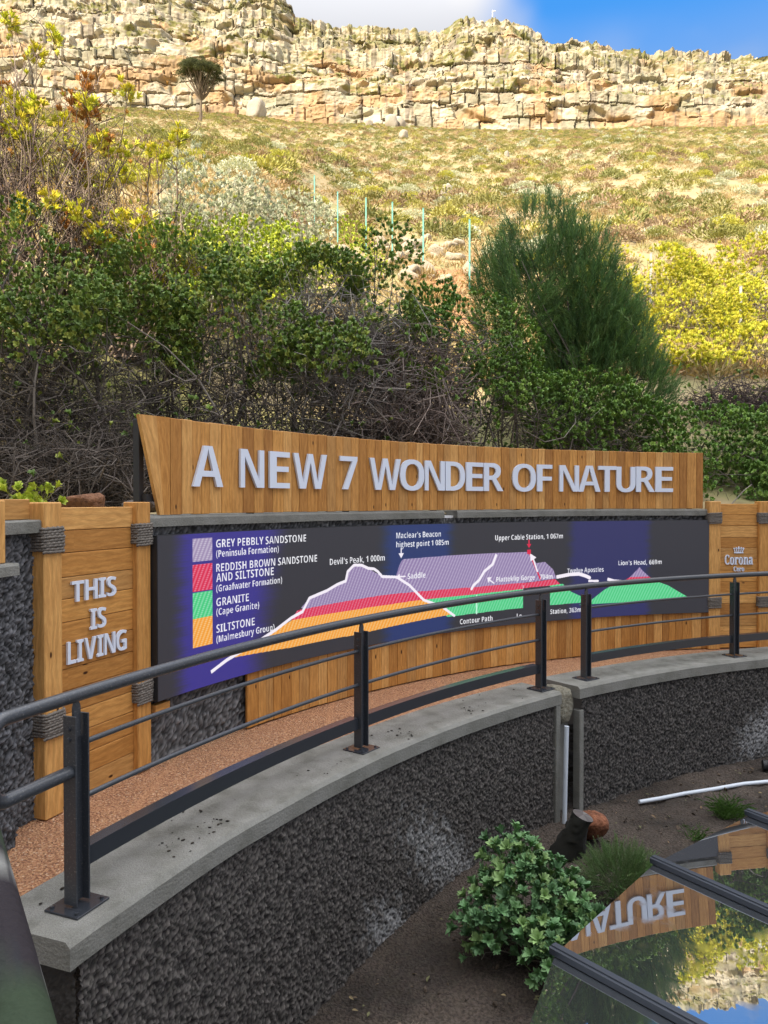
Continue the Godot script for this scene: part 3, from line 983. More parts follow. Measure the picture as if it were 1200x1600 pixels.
func _ready() -> void:
	rng.seed = 12345
	fbm.seed = 1
	fbm.frequency = 0.01
	fbm.fractal_octaves = 3
	var cam := Camera3D.new()
	cam.name = "camera"
	add_child(cam)
	cam.position = Vector3(0, EYE, 0)
	cam.rotation_degrees = Vector3(-0.86, 0, 0)
	cam.fov = 67.38
	cam.near = 0.05
	cam.far = 4000.0
	cam.current = true
	var env := Environment.new()
	env.background_mode = Environment.BG_SKY
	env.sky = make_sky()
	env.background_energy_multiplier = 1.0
	env.tonemap_mode = Environment.TONE_MAPPER_LINEAR
	env.tonemap_exposure = 2.5
	env.sdfgi_enabled = true
	env.ssao_enabled = true
	env.ssil_enabled = true
	var we := WorldEnvironment.new()
	we.name = "environment"
	we.environment = env
	add_child(we)
	var sun := DirectionalLight3D.new()
	sun.name = "sun"
	add_child(sun)
	var el := deg_to_rad(36.0)
	var dir := Vector3(0.574 * cos(el), -sin(el), -0.819 * cos(el))
	sun.look_at_from_position(Vector3.ZERO, dir, Vector3.UP)
	sun.light_energy = 1.3
	sun.light_color = Color(1.0, 0.94, 0.84)
	sun.light_angular_distance = 0.5
	sun.shadow_enabled = true
	stage("sky")
	make_materials()
	stage("materials")
	hillside()
	cliff()
	stage("terrain")
	ground_and_walks()
	walls()
	stage("walls")
	station_building()
	wood_sign()
	led_screen()
	cladding()
	side_panels()
	stage("sign")
	railing()
	garden()
	glass_roof()
	stage("garden")
	thicket()
	stage("thicket")
	slope_things()
	stage("slope")

func ground_and_walks() -> void:
	# the wide ground below everything
	var b := MB.new()
	var s := 900.0
	b.quad(at(-s, -1.9, -s), at(s, -1.9, -s), at(s, -1.9, s), at(-s, -1.9, s), Vector3.UP, Color(0.12, 0.10, 0.08))
	tag(build("ground", b, M.vrough), "", "", "", "structure")
	# garden bed between the glass roof and the lower wall
	var cols := 260
	var rows := 260
	var pts := PackedVector3Array(); var cl := PackedColorArray()
	for r in rows:
		for q in cols:
			var x := lerpf(-3.0, 8.0, float(q) / (cols - 1))
			var z := lerpf(1.0, 11.0, float(r) / (rows - 1))
			pts.append(at(x, bed_y(x, z) + fbm.get_noise_2d(x * 420.0, z * 420.0) * 0.03 + fbm.get_noise_2d(x * 1500.0, z * 1500.0) * 0.016, z))
			var g := 0.8 + 0.5 * fbm.get_noise_2d(x * 160.0, z * 160.0)
			var c := Color(0.092, 0.072, 0.058) * g
			c = c.lerp(Color(0.15, 0.12, 0.10), smoothstep(0.0, 0.4, fbm.get_noise_2d(x * 60.0 + 400.0, z * 60.0)) * 0.6)
			cl.append(c)
	var bed := MB.new()
	bed.grid(cols, rows, pts, cl)
	tag(build("garden_bed", bed, M.soil), "", "", "", "structure")
	# crumbs of soil and gravel
	var ts := []; var cs := []
	for i in 2600:
		var x := rng.randf_range(-1.0, 5.5)
		var z := rng.randf_range(2.6, 9.6)
		if Vector2(x, z).distance_to(COPE_C) > 10.4: continue
		var k := pow(rng.randf(), 3.0) * 0.022 + 0.005
		ts.append(Transform3D(Basis.from_euler(rv() * 3.0).scaled_local(Vector3(k, k * 0.7, k)), at(x, bed_y(x, z) + k * 0.3, z)))
		var g := rng.randf_range(0.5, 1.7)
		cs.append(Color(0.11, 0.085, 0.065) * g)
	tag(mm("soil_crumbs", rock_mesh(77), M.rock, self, ts, cs), "brown crumbs of soil and gravel strewn over the garden bed", "soil", "", "stuff")
	ts = []; cs = []
	for i in 420:
		var x := rng.randf_range(-0.6, 5.0)
		var z := rng.randf_range(3.0, 9.4)
		if Vector2(x, z).distance_to(COPE_C) > 10.45: continue
		var k := rng.randf_range(0.5, 1.3)
		ts.append(Transform3D(Basis.from_euler(Vector3(rng.randf_range(-0.5, 0.5), rng.randf() * TAU, rng.randf_range(-0.5, 0.5))).scaled_local(Vector3.ONE * k), at(x, bed_y(x, z) + 0.02, z)))
		cs.append(mixc([Color(0.16, 0.11, 0.06), Color(0.10, 0.07, 0.045), Color(0.22, 0.17, 0.09), Color(0.13, 0.13, 0.06)]))
	var dl := MB.new()
	dl.round_leaf(Vector3.ZERO, Vector3.RIGHT, Vector3.UP, 0.045, 0.022, 0.004, Color.WHITE)
	tag(mm("fallen_leaves", dl.mesh(), M.vrough, self, ts, cs), "dry fallen leaves scattered over the garden bed's soil", "leaves", "", "stuff")
	var tb := MB.new()
	for i in 70:
		var x := rng.randf_range(0.0, 5.0)
		var z := rng.randf_range(3.4, 9.2)
		if Vector2(x, z).distance_to(COPE_C) > 10.4: continue
		var p0 := at(x, bed_y(x, z) + 0.02, z)
		var d := Vector3(rng.randf_range(-1, 1), rng.randf_range(-0.05, 0.15), rng.randf_range(-1, 1)).normalized()
		limb(tb, p0, p0 + d * rng.randf_range(0.05, 0.22), 0.003, 0.0015, 0.12, 4, 3, mixc([Color(0.20, 0.16, 0.11), Color(0.12, 0.09, 0.07)]))
	tag(build("fallen_twigs", tb, M.bark), "thin dry twigs scattered over the garden bed's soil", "twigs", "", "stuff")
	# walkway between the lower wall and the display wall
	var poly2 := PackedVector2Array()
	for i in 41:
		var a := deg_to_rad(lerpf(171.0, 103.0, i / 40.0))
		poly2.append(COPE_C + Vector2(cos(a), sin(a)) * (11.05 if i > 7 else lerpf(10.6, 11.05, i / 7.0)))
	for i in 41:
		var a := deg_to_rad(lerpf(92.0, 178.0, i / 40.0))
		poly2.append(WALL_C + Vector2(cos(a), sin(a)) * 8.5)
	var ids := Geometry2D.triangulate_polygon(poly2)
	var w := MB.new()
	for k in range(0, ids.size(), 3):
		var p := poly2[ids[k]]; var q := poly2[ids[k + 1]]; var r := poly2[ids[k + 2]]
		w.tri(at(p.x, 0, p.y), at(q.x, 0, q.y), at(r.x, 0, r.y), Vector3.UP)
	tag(build("walkway", w, M.walk), "", "", "", "structure")

func bed_y(x: float, z: float) -> float:
	return -1.22 - 0.30 * smoothstep(7.4, 4.6, z) + 0.05 * smoothstep(2.0, 4.5, x)

func walls() -> void:
	# ---- lower retaining wall, left of the slot
	var stains := [[139.0, -1.05, 0.35, 0.5, -0.9], [143.0, -1.35, 0.3, 0.3, -0.6]]
	var t := thing("retaining_wall", "long dark roughcast garden wall with grey concrete coping, railing along its top", "wall", arc(COPE_C, 10.6, 144.0, -1.5).origin)
	var b := MB.new()
	var foot := func(_a: float) -> float: return -1.75
	roughcast(b, COPE_C, 10.59, 158.7, 130.0, foot, -0.045, 0.011, stains, Color(0.060, 0.054, 0.049))
	build("roughcast_face", b, M.roughcast, t)
	b = MB.new()
	# the wall's end, turning back under the coping
	var e := arc(COPE_C, 10.59, 158.75, 0)
	var epts := PackedVector3Array(); var ecl := PackedColorArray()
	for j in 140:
		for i in 75:
			var hv := hash2(i * 5 + 1, j * 11)
			epts.append(e * Vector3(-hv * hv * 0.02, lerpf(-1.75, -0.045, j / 139.0), lerpf(-0.9, 0.0, i / 74.0)))
			ecl.append(Color(0.050, 0.046, 0.042))
	b.grid(75, 140, epts, ecl)
	build("end_face", b, M.roughcast, t)
	b = MB.new()
	var prof := [Vector2(10.545, -0.045), Vector2(10.545, 0.055), Vector2(10.57, COPE_TOP), Vector2(11.07, COPE_TOP), Vector2(11.09, 0.06), Vector2(11.09, -0.045)]
	sweep(b, COPE_C, prof, 159.2, 129.55, 90, 0.006)
	build("coping", b, M.concrete, t)
	b = MB.new()
	b.cbox(arc(COPE_C, 10.60, 129.78, -0.86), Vector3(0.075, 1.62, 0.10), 0.008)
	build("edge_strip", b, M.concrete, t)
	# ---- lower wall, right of the slot
	t = thing("retaining_wall", "shorter dark roughcast garden wall with pale mineral stain at its foot", "wall", arc(COPE_C, 10.6, 118.0, -1.3).origin)
	b = MB.new()
	roughcast(b, COPE_C, 10.59, 127.55, 104.0, foot, -0.045, 0.013, [[111.6, -0.85, 0.35, 0.34, 0.55], [108.0, -0.7, 0.4, 0.4, 0.3]], Color(0.056, 0.051, 0.047))
	build("roughcast_face", b, M.roughcast, t)
	b = MB.new()
	sweep(b, COPE_C, prof, 127.95, 104.0, 70, 0.006)
	build("coping", b, M.concrete, t)
	b = MB.new()
	b.cbox(arc(COPE_C, 10.61, 127.62, -0.92), Vector3(0.07, 1.5, 0.09), 0.008)
	build("edge_strip", b, M.concrete, t)
	# dry leaf crumbs on the coping
	var lt := []; var lc := []
	for i in 80:
		var ctr := [156.5, 154.0, 152.6, 148.0, 141.0, 136.0][i % 6] as float
		var near := i % 3 != 0
		var q := arc(COPE_C, rng.randf_range(10.62, 11.05) if not near else 10.74 + rng.randfn() * 0.06, (ctr + rng.randfn() * 0.35) if near else rng.randf_range(158.5, 130.5), COPE_TOP + 0.006)
		var k := rng.randf_range(0.003, 0.011)
		lt.append(Transform3D(Basis.from_euler(Vector3(0, rng.randf() * 6.0, 0)).scaled_local(Vector3(k * 1.6, k * 0.5, k)), q.origin))
		lc.append(Color(0.035, 0.028, 0.022) * rng.randf_range(0.6, 1.8))
	tag(mm("leaf_litter", rock_mesh(70), M.rock, self, lt, lc), "dark crumbs of dry leaf litter on the concrete coping", "litter", "", "stuff")
	# ---- slot between the two walls
	b = MB.new()
	b.cbox(arc(COPE_C, 10.78, 128.7, -0.95), Vector3(0.34, 1.5, 0.12), 0.01)
	tag(build("slot_panel", b, M.concrete), "plain concrete slab closing the slot between the two roughcast walls", "slab")
	var rk := part("stone_block", tinted(rock_mesh(31, 1.0), Color(0.27, 0.26, 0.21)), M.rock, self, Transform3D(arc(COPE_C, 10.70, 128.7, 0).basis.scaled_local(Vector3(0.19, 0.24, 0.20)), arc(COPE_C, 10.74, 128.72, -0.10).origin))
	tag(rk, "rough grey stone wedged in the top of the slot between the walls", "stone")
	# ---- back wall behind the display
	t = thing("back_wall", "grey roughcast retaining wall behind the display with concrete cap under the wooden sign", "wall", arc(WALL_C, 8.3, 130.0, 0).origin)
	b = MB.new()
	roughcast(b, WALL_C, 8.21, 155.4, 92.0, func(_a: float) -> float: return -0.02, 1.80, 0.02, [], Color(0.10, 0.10, 0.102))
	build("roughcast_face", b, M.roughcast, t)
	var cp := [Vector2(8.15, 1.80), Vector2(8.15, 1.865), Vector2(8.165, 1.885), Vector2(8.55, 1.885), Vector2(8.55, 1.80)]
	b = MB.new()
	sweep(b, WALL_C, cp, 155.3, 127.6, 60, 0.005)
	build("cap", b, M.cap, t)
	b = MB.new()
	sweep(b, WALL_C, cp, 126.2, 99.3, 60, 0.005)
	build("cap", b, M.cap, t)
	b = MB.new()
	sweep(b, WALL_C, [Vector2(8.22, 1.80), Vector2(8.22, 1.83), Vector2(8.5, 1.83), Vector2(8.5, 1.80)], 127.55, 126.25, 2, 0.01)
	build("mortar", b, M.roughcast, t)
	# ---- wall stub left of the wooden panel
	t = thing("wall_stub", "roughcast wall stub with grey cap and weathered plank beside the left wooden panel", "wall", arc(WALL_C, 8.3, 164.0, 0).origin)
	b = MB.new()
	roughcast(b, WALL_C, 8.25, 168.0, 161.5, func(_a: float) -> float: return -0.02, 1.80, 0.012, [], Color(0.085, 0.085, 0.09))
	build("roughcast_face", b, M.roughcast, t)
	b = MB.new()
	sweep(b, WALL_C, [Vector2(8.17, 1.80), Vector2(8.17, 1.87), Vector2(8.18, 1.88), Vector2(8.5, 1.88), Vector2(8.5, 1.80)], 165.0, 162.2, 8, 0.004)
	build("cap", b, M.cap, t)
	b = MB.new()
	b.cbox(arc(WALL_C, 8.27, 163.4, 1.945), Vector3(0.30, 0.125, 0.05), 0.004, Vector2(0.3, 0.2), 0)
	var wp := build("weathered_plank", b, M.wood[6], t)
	wp.set_meta("label", "weathered pale plank lying on the cap")
	t = thing("wall_pier", "low roughcast pier with grey cap at the walkway's outer corner", "wall", arc(WALL_C, 8.1, 167.0, 0).origin)
	b = MB.new()
	roughcast(b, WALL_C, 8.09, 170.0, 164.55, func(_a: float) -> float: return -0.02, 1.57, 0.012, [], Color(0.07, 0.07, 0.075))
	var ee := arc(WALL_C, 8.09, 164.55, 0)
	b.quad(ee * Vector3(0, 0, 0), ee * Vector3(0, 1.57, 0), ee * Vector3(0, 1.57, -0.16), ee * Vector3(0, 0, -0.16), ee.basis.x, Color(0.07, 0.07, 0.075))
	build("roughcast_face", b, M.roughcast, t)
	b = MB.new()
	sweep(b, WALL_C, [Vector2(8.06, 1.57), Vector2(8.06, 1.625), Vector2(8.07, 1.64), Vector2(8.3, 1.64), Vector2(8.3, 1.57)], 170.0, 164.45, 10, 0.004)
	build("cap", b, M.cap, t)
	b = MB.new()
	b.cbox(arc(WALL_C, 8.16, 165.15, 1.82), Vector3(0.11, 0.36, 0.09), 0.005, Vector2(0.1, 0.1))
	tag(build("short_wooden_post", b, M.wood[2]), "short pale wooden post standing on the low roughcast pier", "post")

func station_building() -> void:
	# the tall building behind the viewer whose shade lies over the terrace
	var t := thing("station_building", "tall pale station building standing behind the viewer", "building", at(-10, -1.9, -10))
	var wall := mat(lin(0.62, 0.60, 0.56), 0.9)
	var b := MB.new()
	b.cbox(Transform3D(Basis(), at(-7.75, 12.5, -13)), Vector3(13.5, 28.8, 10), 0.05)
	build("main_block", b, wall, t)
	b = MB.new()
	b.cbox(Transform3D(Basis(), at(-19.25, 9.9, -13)), Vector3(9.4, 23.6, 10), 0.05)
	build("side_block", b, wall, t)
	for k in 3:
		for j in 5:
			b = MB.new()
			b.cbox(Transform3D(Basis(), at(-12.0 + k * 4.0, 2.0 + j * 3.6, -7.98)), Vector3(2.0, 1.7, 0.08), 0.02)
			build("window", b, M.frame, t)

func planks(t: Node3D, ctr: Vector2, r: float, d0: float, d1: float, y0: float, y1: float, thick: float, wmin: float, wmax: float, seed_: int) -> void:
	var rr := RandomNumberGenerator.new()
	rr.seed = seed_
	var widths := [0.10, 0.115, 0.125, 0.14]
	var meshes := []
	for w in widths:
		for k in 3:
			var b := MB.new()
			b.cbox(Transform3D.IDENTITY, Vector3(w - 0.003, y1 - y0, thick), 0.0035, Vector2(rr.randf() * 1.6, rr.randf()), 1)
			meshes.append(b.mesh())
	var a := d0
	var last := -1
	while a > d1 + 0.05:
		var wi := rr.randi() % 4
		var w: float = widths[wi]
		var da := rad_to_deg(w / r)
		var mt: int = rr.randi() % M.wood.size()
		if mt == last: mt = (mt + 1) % M.wood.size()
		last = mt
		var tr := arc(ctr, r + thick * 0.5 + rr.randf_range(-0.002, 0.002), a - da * 0.5, (y0 + y1) * 0.5 + rr.randf_range(-0.003, 0.003))
		part("plank", meshes[wi * 3 + rr.randi() % 3], M.wood[mt], t, tr)
		a -= da

func bold(thin := -0.3) -> Font:
	var f := SystemFont.new()
	f.font_names = PackedStringArray(["Droid Sans"])
	f.font_weight = 700
	var v := FontVariation.new()
	v.base_font = f
	v.variation_embolden = thin
	return v

func wood_sign() -> void:
	var t := thing("wooden_sign", "long curved sign of upright golden planks reading A NEW 7 WONDER OF NATURE", "sign", arc(WALL_C, 8.2, 127.0, 1.89).origin)
	# slanted end board
	var b := MB.new()
	var tl := arc(WALL_C, 8.16, 155.85, 2.63).origin; var bl := arc(WALL_C, 8.16, 154.31, 1.89).origin
	var tr := arc(WALL_C, 8.16, 154.56, 2.635).origin; var br := arc(WALL_C, 8.16, 154.02, 1.89).origin
	var back := arc(WALL_C, 8.16, 155.0, 0).basis.z * -0.03
	var uv := [Vector2(0.2, 0.1), Vector2(0.2, 0.18), Vector2(0.95, 0.2), Vector2(0.95, 0.1)]
	b.quad(bl, br, tr, tl, -back, Color.WHITE, uv)
	b.quad(bl + back, br + back, tr + back, tl + back, back, Color.WHITE, uv)
	b.quad(bl, tl, tl + back, bl + back, tl - tr, Color.WHITE, uv)
	b.quad(tl, tr, tr + back, tl + back, Vector3.UP, Color.WHITE, uv)
	b.quad(br, tr, tr + back, br + back, tr - tl, Color.WHITE, uv)
	build("plank", b, M.wood[2], t)
	# the second board is cut to the slant too
	b = MB.new()
	var m2 := arc(WALL_C, 8.161, 153.52, 1.89).origin; var m2t := arc(WALL_C, 8.161, 153.52, 2.637).origin
	b.quad(br, m2, m2t, tr, -back, Color.WHITE, [Vector2(0.9, 0.5), Vector2(0.9, 0.56), Vector2(1.65, 0.58), Vector2(1.65, 0.5)])
	b.quad(br + back, m2 + back, m2t + back, tr + back, back)
	b.quad(tr, m2t, m2t + back, tr + back, Vector3.UP)
	build("plank", b, M.wood[3], t)
	planks(t, WALL_C, 8.16, 153.48, 100.2, 1.892, 2.637, 0.028, 0.1, 0.14, 5)
	# steel frame behind the boards
	b = MB.new()
	for y in [2.02, 2.45]:
		b = MB.new()
		sweep(b, WALL_C, [Vector2(8.20, y - 0.03), Vector2(8.20, y + 0.03), Vector2(8.25, y + 0.03), Vector2(8.25, y - 0.03)], 155.0, 100.0, 40)
		build("back_rail", b, M.black, t)
	for a in [155.0, 146.0, 137.0, 128.0, 119.0, 110.0, 100.6]:
		b = MB.new()
		b.cbox(arc(WALL_C, 8.28, a, 2.20), Vector3(0.05, 0.82, 0.06), 0.003)
		build("back_post", b, M.black, t)
	var f := bold()
	for l in [["A", 150.66, 0.355], ["N", 146.85, 0.300], ["E", 144.36, 0.262], ["W", 141.45, 0.455], ["7", 137.69, 0.245], ["W", 133.94, 0.455], ["O", 131.14, 0.360], ["N", 128.73, 0.300], ["D", 126.54, 0.295], ["E", 124.43, 0.262], ["R", 122.38, 0.298], ["O", 119.03, 0.359], ["F", 116.79, 0.235], ["N", 114.10, 0.300], ["A", 111.90, 0.336], ["T", 109.96, 0.276], ["U", 107.96, 0.288], ["R", 105.88, 0.280], ["E", 103.88, 0.262]]:
		var rnd: bool = l[0] in ["O", "U"]
		letter(t, l[0], f, arc(WALL_C, 8.152, l[1], 2.112 - (0.005 if rnd else 0.0)), l[2], 0.34 if l[0] == "O" else 0.332, 0.022, M.letter)

func led_screen() -> void:
	var t := thing("led_screen", "long curved display showing a coloured cross-section of a mountain with captions", "display", arc(WALL_C, 8.1, 127.0, 0.5).origin)
	var b := MB.new()
	sweep(b, WALL_C, [Vector2(8.102, 0.50), Vector2(8.102, 1.74), Vector2(8.19, 1.74), Vector2(8.19, 0.50)], 155.03, 99.215, 70)
	build("housing", b, M.black, t)
	b = MB.new()
	var n := 80
	for i in n:
		var a := lerpf(155.0, 99.24, float(i) / n); var c := lerpf(155.0, 99.24, float(i + 1) / n)
		var u0 := float(i) / n; var u1 := float(i + 1) / n
		b.quad(arc(WALL_C, 8.099, a, 0.503).origin, arc(WALL_C, 8.099, c, 0.503).origin, arc(WALL_C, 8.099, c, 1.737).origin, arc(WALL_C, 8.099, a, 1.737).origin, arc(WALL_C, 8.1, a, 0).basis.z, Color.WHITE, [Vector2(u0, 1), Vector2(u1, 1), Vector2(u1, 0), Vector2(u0, 0)])
	var m := mat(lin(0.012, 0.012, 0.014), 0.5)
	m.emission_enabled = true
	m.emission = Color.BLACK
	m.emission_texture = display_texture(bold())
	m.emission_energy_multiplier = 0.4
	m.texture_repeat = false
	build("display_face", b, m, t)

func cladding() -> void:
	var t := thing("plank_cladding", "low band of upright golden planks below the display", "cladding", arc(WALL_C, 8.14, 123.0, 0.0).origin)
	planks(t, WALL_C, 8.135, 147.35, 99.5, 0.012, 0.498, 0.025, 0.1, 0.14, 9)
	var o := MB.new()
	o.cbox(arc(WALL_C, 8.17, 154.3, 0.42), Vector3(0.16, 0.09, 0.06), 0.004, Vector2(0.2, 0.1), 0)
	tag(build("wooden_batten", o, M.wood[0]), "short wooden batten on the roughcast below the display's left end", "batten")

func panel(called: String, label: String, dl: float, dr: float, r: float, lines: Array, sd: int, ropes: Array, wide: float) -> Node3D:
	var mid := (dl + dr) * 0.5
	var half := r * sin(deg_to_rad((dl - dr) * 0.5))
	var fr := arc(WALL_C, r * cos(deg_to_rad((dl - dr) * 0.5)), mid, 0.0)
	var t := thing(called, label, "panel", fr.origin)
	var rr := RandomNumberGenerator.new()
	rr.seed = sd
	for s in [-1, 1]:
		var h := 1.985
		var b := MB.new()
		b.cbox(Transform3D.IDENTITY, Vector3(wide, h, 0.13), 0.007, Vector2(rr.randf(), rr.randf()), 1)
		var tt: Transform3D = fr * Transform3D(Basis(), Vector3(s * half, h * 0.5 + 0.004, -0.02))
		var p := part("post", b.mesh(), M.wood[2 if s < 0 else 0], t, tt)
		for q in ropes:
			rope_wrap(p, Transform3D(Basis(), Vector3(0, -h * 0.5, 0)), wide, 0.13, q[0], q[1], sd + s * 7 + int(q[0] * 10))
	var inner := 2.0 * half - wide
	var y := 0.015
	var k := 0
	while y < 1.9:
		var hh := minf([0.150, 0.142, 0.158, 0.147][k % 4], 1.962 - y)
		var b := MB.new()
		b.cbox(Transform3D.IDENTITY, Vector3(inner + 0.002, hh - 0.003, 0.03), 0.004, Vector2(rr.randf() * 1.5, rr.randf()), 0)
		part("plank", b.mesh(), M.wood[rr.randi() % M.wood.size()], t, fr * Transform3D(Basis(), Vector3(0, y + hh * 0.5, -0.012 + rr.randf_range(-0.002, 0.002))))
		y += hh
		k += 1
	# battens behind the boards
	var bk := MB.new()
	bk.cbox(fr * Transform3D(Basis(), Vector3(0, 0.95, -0.06)), Vector3(inner, 1.8, 0.04), 0.004)
	build("backing", bk, M.black, t)
	for l in lines:
		letter(t, l[0], l[4], fr * Transform3D(Basis(), Vector3(l[1], l[2], 0.006)), l[3], l[5], 0.016, M.letter, "lettering")
	t.set_meta("fr", var_to_str(fr.origin.x))
	t.remove_meta("fr")
	return t

func side_panels() -> void:
	var f := bold()
	var serif := SystemFont.new()
	serif.font_names = PackedStringArray(["Droid Serif"])
	serif.font_weight = 700
	# letters one by one, spaced like the photograph's
	var lines := []
	var rows := [["THIS", -0.045, 1.335, 0.42, 0.135], ["IS", -0.012, 1.130, 0.15, 0.138], ["LIVING", -0.012, 0.935, 0.565, 0.145]]
	for r in rows:
		var ws := []
		var total := 0.0
		for ch in r[0]:
			var w: float = text_mesh(ch, 0.1, f).get_aabb().size.x
			ws.append(w)
			total += w
		var gap: float = 0.14 * total / r[0].length()
		var k: float = r[3] / (total + gap * (r[0].length() - 1))
		var x: float = r[1] - r[3] * 0.5
		for i in r[0].length():
			lines.append([r[0][i], x + ws[i] * k * 0.5, r[2], ws[i] * k, f, r[4]])
			x += (ws[i] + gap) * k
	panel("wooden_screen", "wooden plank panel with rope-wound posts reading THIS IS LIVING", 161.75, 155.65, 8.19, lines, 41, [[0.50, 0.675], [1.66, 1.835]], 0.15)
	var c := [["Corona", 0.0, 1.135, 0.40, serif, 0.135], ["Cero", 0.0, 1.045, 0.15, serif, 0.065]]
	var t := panel("wooden_screen", "wooden plank panel with rope-wound posts carrying a small crown emblem", 98.75, 93.75, 8.13, c, 57, [[0.55, 0.71], [1.68, 1.84]], 0.16)
	# crown emblem
	var fr := arc(WALL_C, 8.13 * cos(deg_to_rad(2.5)) - 0.012, 96.25, 1.285)
	var b := MB.new()
	b.cbox(fr * Transform3D(Basis(), Vector3(0, 0.012, 0)), Vector3(0.13, 0.018, 0.012), 0.002)
	for i in 5:
		var x := (i - 2) * 0.029
		var top := 0.085 - absf(i - 2) * 0.008
		b.cbox(fr * Transform3D(Basis(Vector3(0, 0, 1), -x * 6.0), Vector3(x * 1.05, 0.047, 0)), Vector3(0.012, 0.05, 0.010), 0.002)
		b.cbox(fr * Transform3D(Basis(Vector3(0, 0, 1), 0.785), Vector3(x * 1.15, top, 0)), Vector3(0.017, 0.017, 0.010), 0.002)
	for i in 4:
		var x := (i - 1.5) * 0.031
		b.cbox(fr * Transform3D(Basis(Vector3(0, 0, 1), -x * 8.0), Vector3(x, 0.072, 0)), Vector3(0.026, 0.007, 0.010), 0.002)
	build("crown_emblem", b, M.letter, t)

const POSTS := [157.8, 143.8, 129.95, 126.05, 112.85, 99.6]
func railing() -> void:
	var R := 10.75
	var top := 1.08
	var t := thing("railing", "dark grey steel railing with curved round handrail along the garden wall", "railing", arc(COPE_C, R, 135.0, 0.08).origin)
	var b := MB.new()
	var p := PackedVector3Array()
	for i in 70: p.append(arc(COPE_C, R, lerpf(99.0, 159.98, i / 69.0), top).origin)
	# return loop at the end: down and back to the first post
	var e := arc(COPE_C, R, 159.98, 0.0)
	for i in range(1, 9):
		var a := PI * 0.5 * i / 8.0
		p.append(e * Vector3(-0.075 * sin(a), top - 0.075 * (1 - cos(a)), 0))
	for i in range(0, 9):
		var a := PI * 0.5 * i / 8.0
		p.append(e * Vector3(-0.075 * cos(a), 0.728 + 0.075 * (1 - sin(a)), 0))
	p.append(arc(COPE_C, R, 157.98, 0.728).origin)
	b.tube(p, 0.031, 0.031, 20, Color.WHITE, true)
	build("handrail", b, M.metal, t)
	# one post mesh with its sub-parts, used for all
	var fl := MB.new()
	for s in [-1, 1]: fl.cbox(Transform3D(Basis(), Vector3(s * 0.040, 0.455, 0)), Vector3(0.010, 0.89, 0.075), 0.0015)
	fl.cbox(Transform3D(Basis(), Vector3(0, 0.40, -0.006)), Vector3(0.072, 0.78, 0.008), 0.001)
	var body := fl.mesh()
	var pl := MB.new()
	pl.cbox(Transform3D.IDENTITY, Vector3(0.21, 0.010, 0.20), 0.002)
	var plate := pl.mesh()
	var bo := MB.new()
	bo.tube(PackedVector3Array([Vector3(0, 0, 0), Vector3(0, 0.010, 0)]), 0.011, 0.010, 6, Color.WHITE, true)
	var bolt := bo.mesh()
	var sk := MB.new()
	sk.cbox(Transform3D(Basis(), Vector3(0, 0.86, 0)), Vector3(0.046, 0.14, 0.012), 0.001)
	var q0 := [Vector3(-0.023, 0.93, 0.006), Vector3(0.023, 0.93, 0.006), Vector3(0.004, 0.985, 0.006), Vector3(-0.004, 0.985, 0.006)]
	var q1 := []
	for v in q0: q1.append(v - Vector3(0, 0, 0.012))
	sk.quad(q0[0], q0[1], q0[2], q0[3], Vector3.BACK)
	sk.quad(q1[0], q1[1], q1[2], q1[3], Vector3.FORWARD)
	sk.quad(q0[1], q1[1], q1[2], q0[2], Vector3.RIGHT)
	sk.quad(q0[0], q1[0], q1[3], q0[3], Vector3.LEFT)
	sk.tube(PackedVector3Array([Vector3(0, 0.975, 0), Vector3(0, 1.0, 0)]), 0.008, 0.008, 8)
	var spike := sk.mesh()
	for a in POSTS:
		var tr := arc(COPE_C, R, a, COPE_TOP)
		tr.origin.y += 0.012
		var po := part("post", body, M.metal, t, tr)
		sub("base_plate", plate, M.toe, po, Transform3D(Basis(), Vector3(0, -0.005, 0)))
		sub("spike", spike, M.metal, po, Transform3D.IDENTITY)
		for s in [[-1, -1], [1, -1], [1, 1], [-1, 1]]:
			sub("bolt", bolt, M.metal, po, Transform3D(Basis(), Vector3(s[0] * 0.08, 0, s[1] * 0.075)))
		for y in [0.84, 0.79]:
			for s in [-1, 1]:
				sub("bolt", bolt, M.metal, po, Transform3D(Basis(Vector3(0, 0, 1), -s * PI / 2), Vector3(s * 0.045, y, 0)))
	for i in POSTS.size() - 1:
		if i == 2: continue
		var a0: float = POSTS[i] - 0.24; var a1: float = POSTS[i + 1] + 0.24
		for y in [0.765, 0.505]:
			var rb := MB.new()
			var rp := PackedVector3Array()
			for k in 13: rp.append(arc(COPE_C, R, lerpf(a0, a1, k / 12.0), COPE_TOP + y).origin)
			rb.tube(rp, 0.0135, 0.0135, 10)
			build("rod", rb, M.metal, t)
		var tb := MB.new()
		var y0 := COPE_TOP + 0.165; var y1 := COPE_TOP + 0.255
		sweep(tb, COPE_C, [Vector2(R - 0.005, y0), Vector2(R - 0.005, y1), Vector2(R + 0.072, y1), Vector2(R + 0.072, y1 - 0.008), Vector2(R + 0.003, y1 - 0.008), Vector2(R + 0.003, y0)], a0, a1, 16)
		build("toe_bar", tb, M.toe, t)
	# worn pipe of the steps' handrail, close to the viewer
	b = MB.new()
	var pipe := PackedVector3Array()
	var pa := at(-0.348, EYE - 0.492, 0.72); var pb := at(-0.612, EYE - 0.508, 1.15)
	for i in 30: pipe.append(pa + (pb - pa) * lerpf(-1.2, 2.6, i / 29.0))
	b.tube(pipe, 0.031, 0.031, 28)
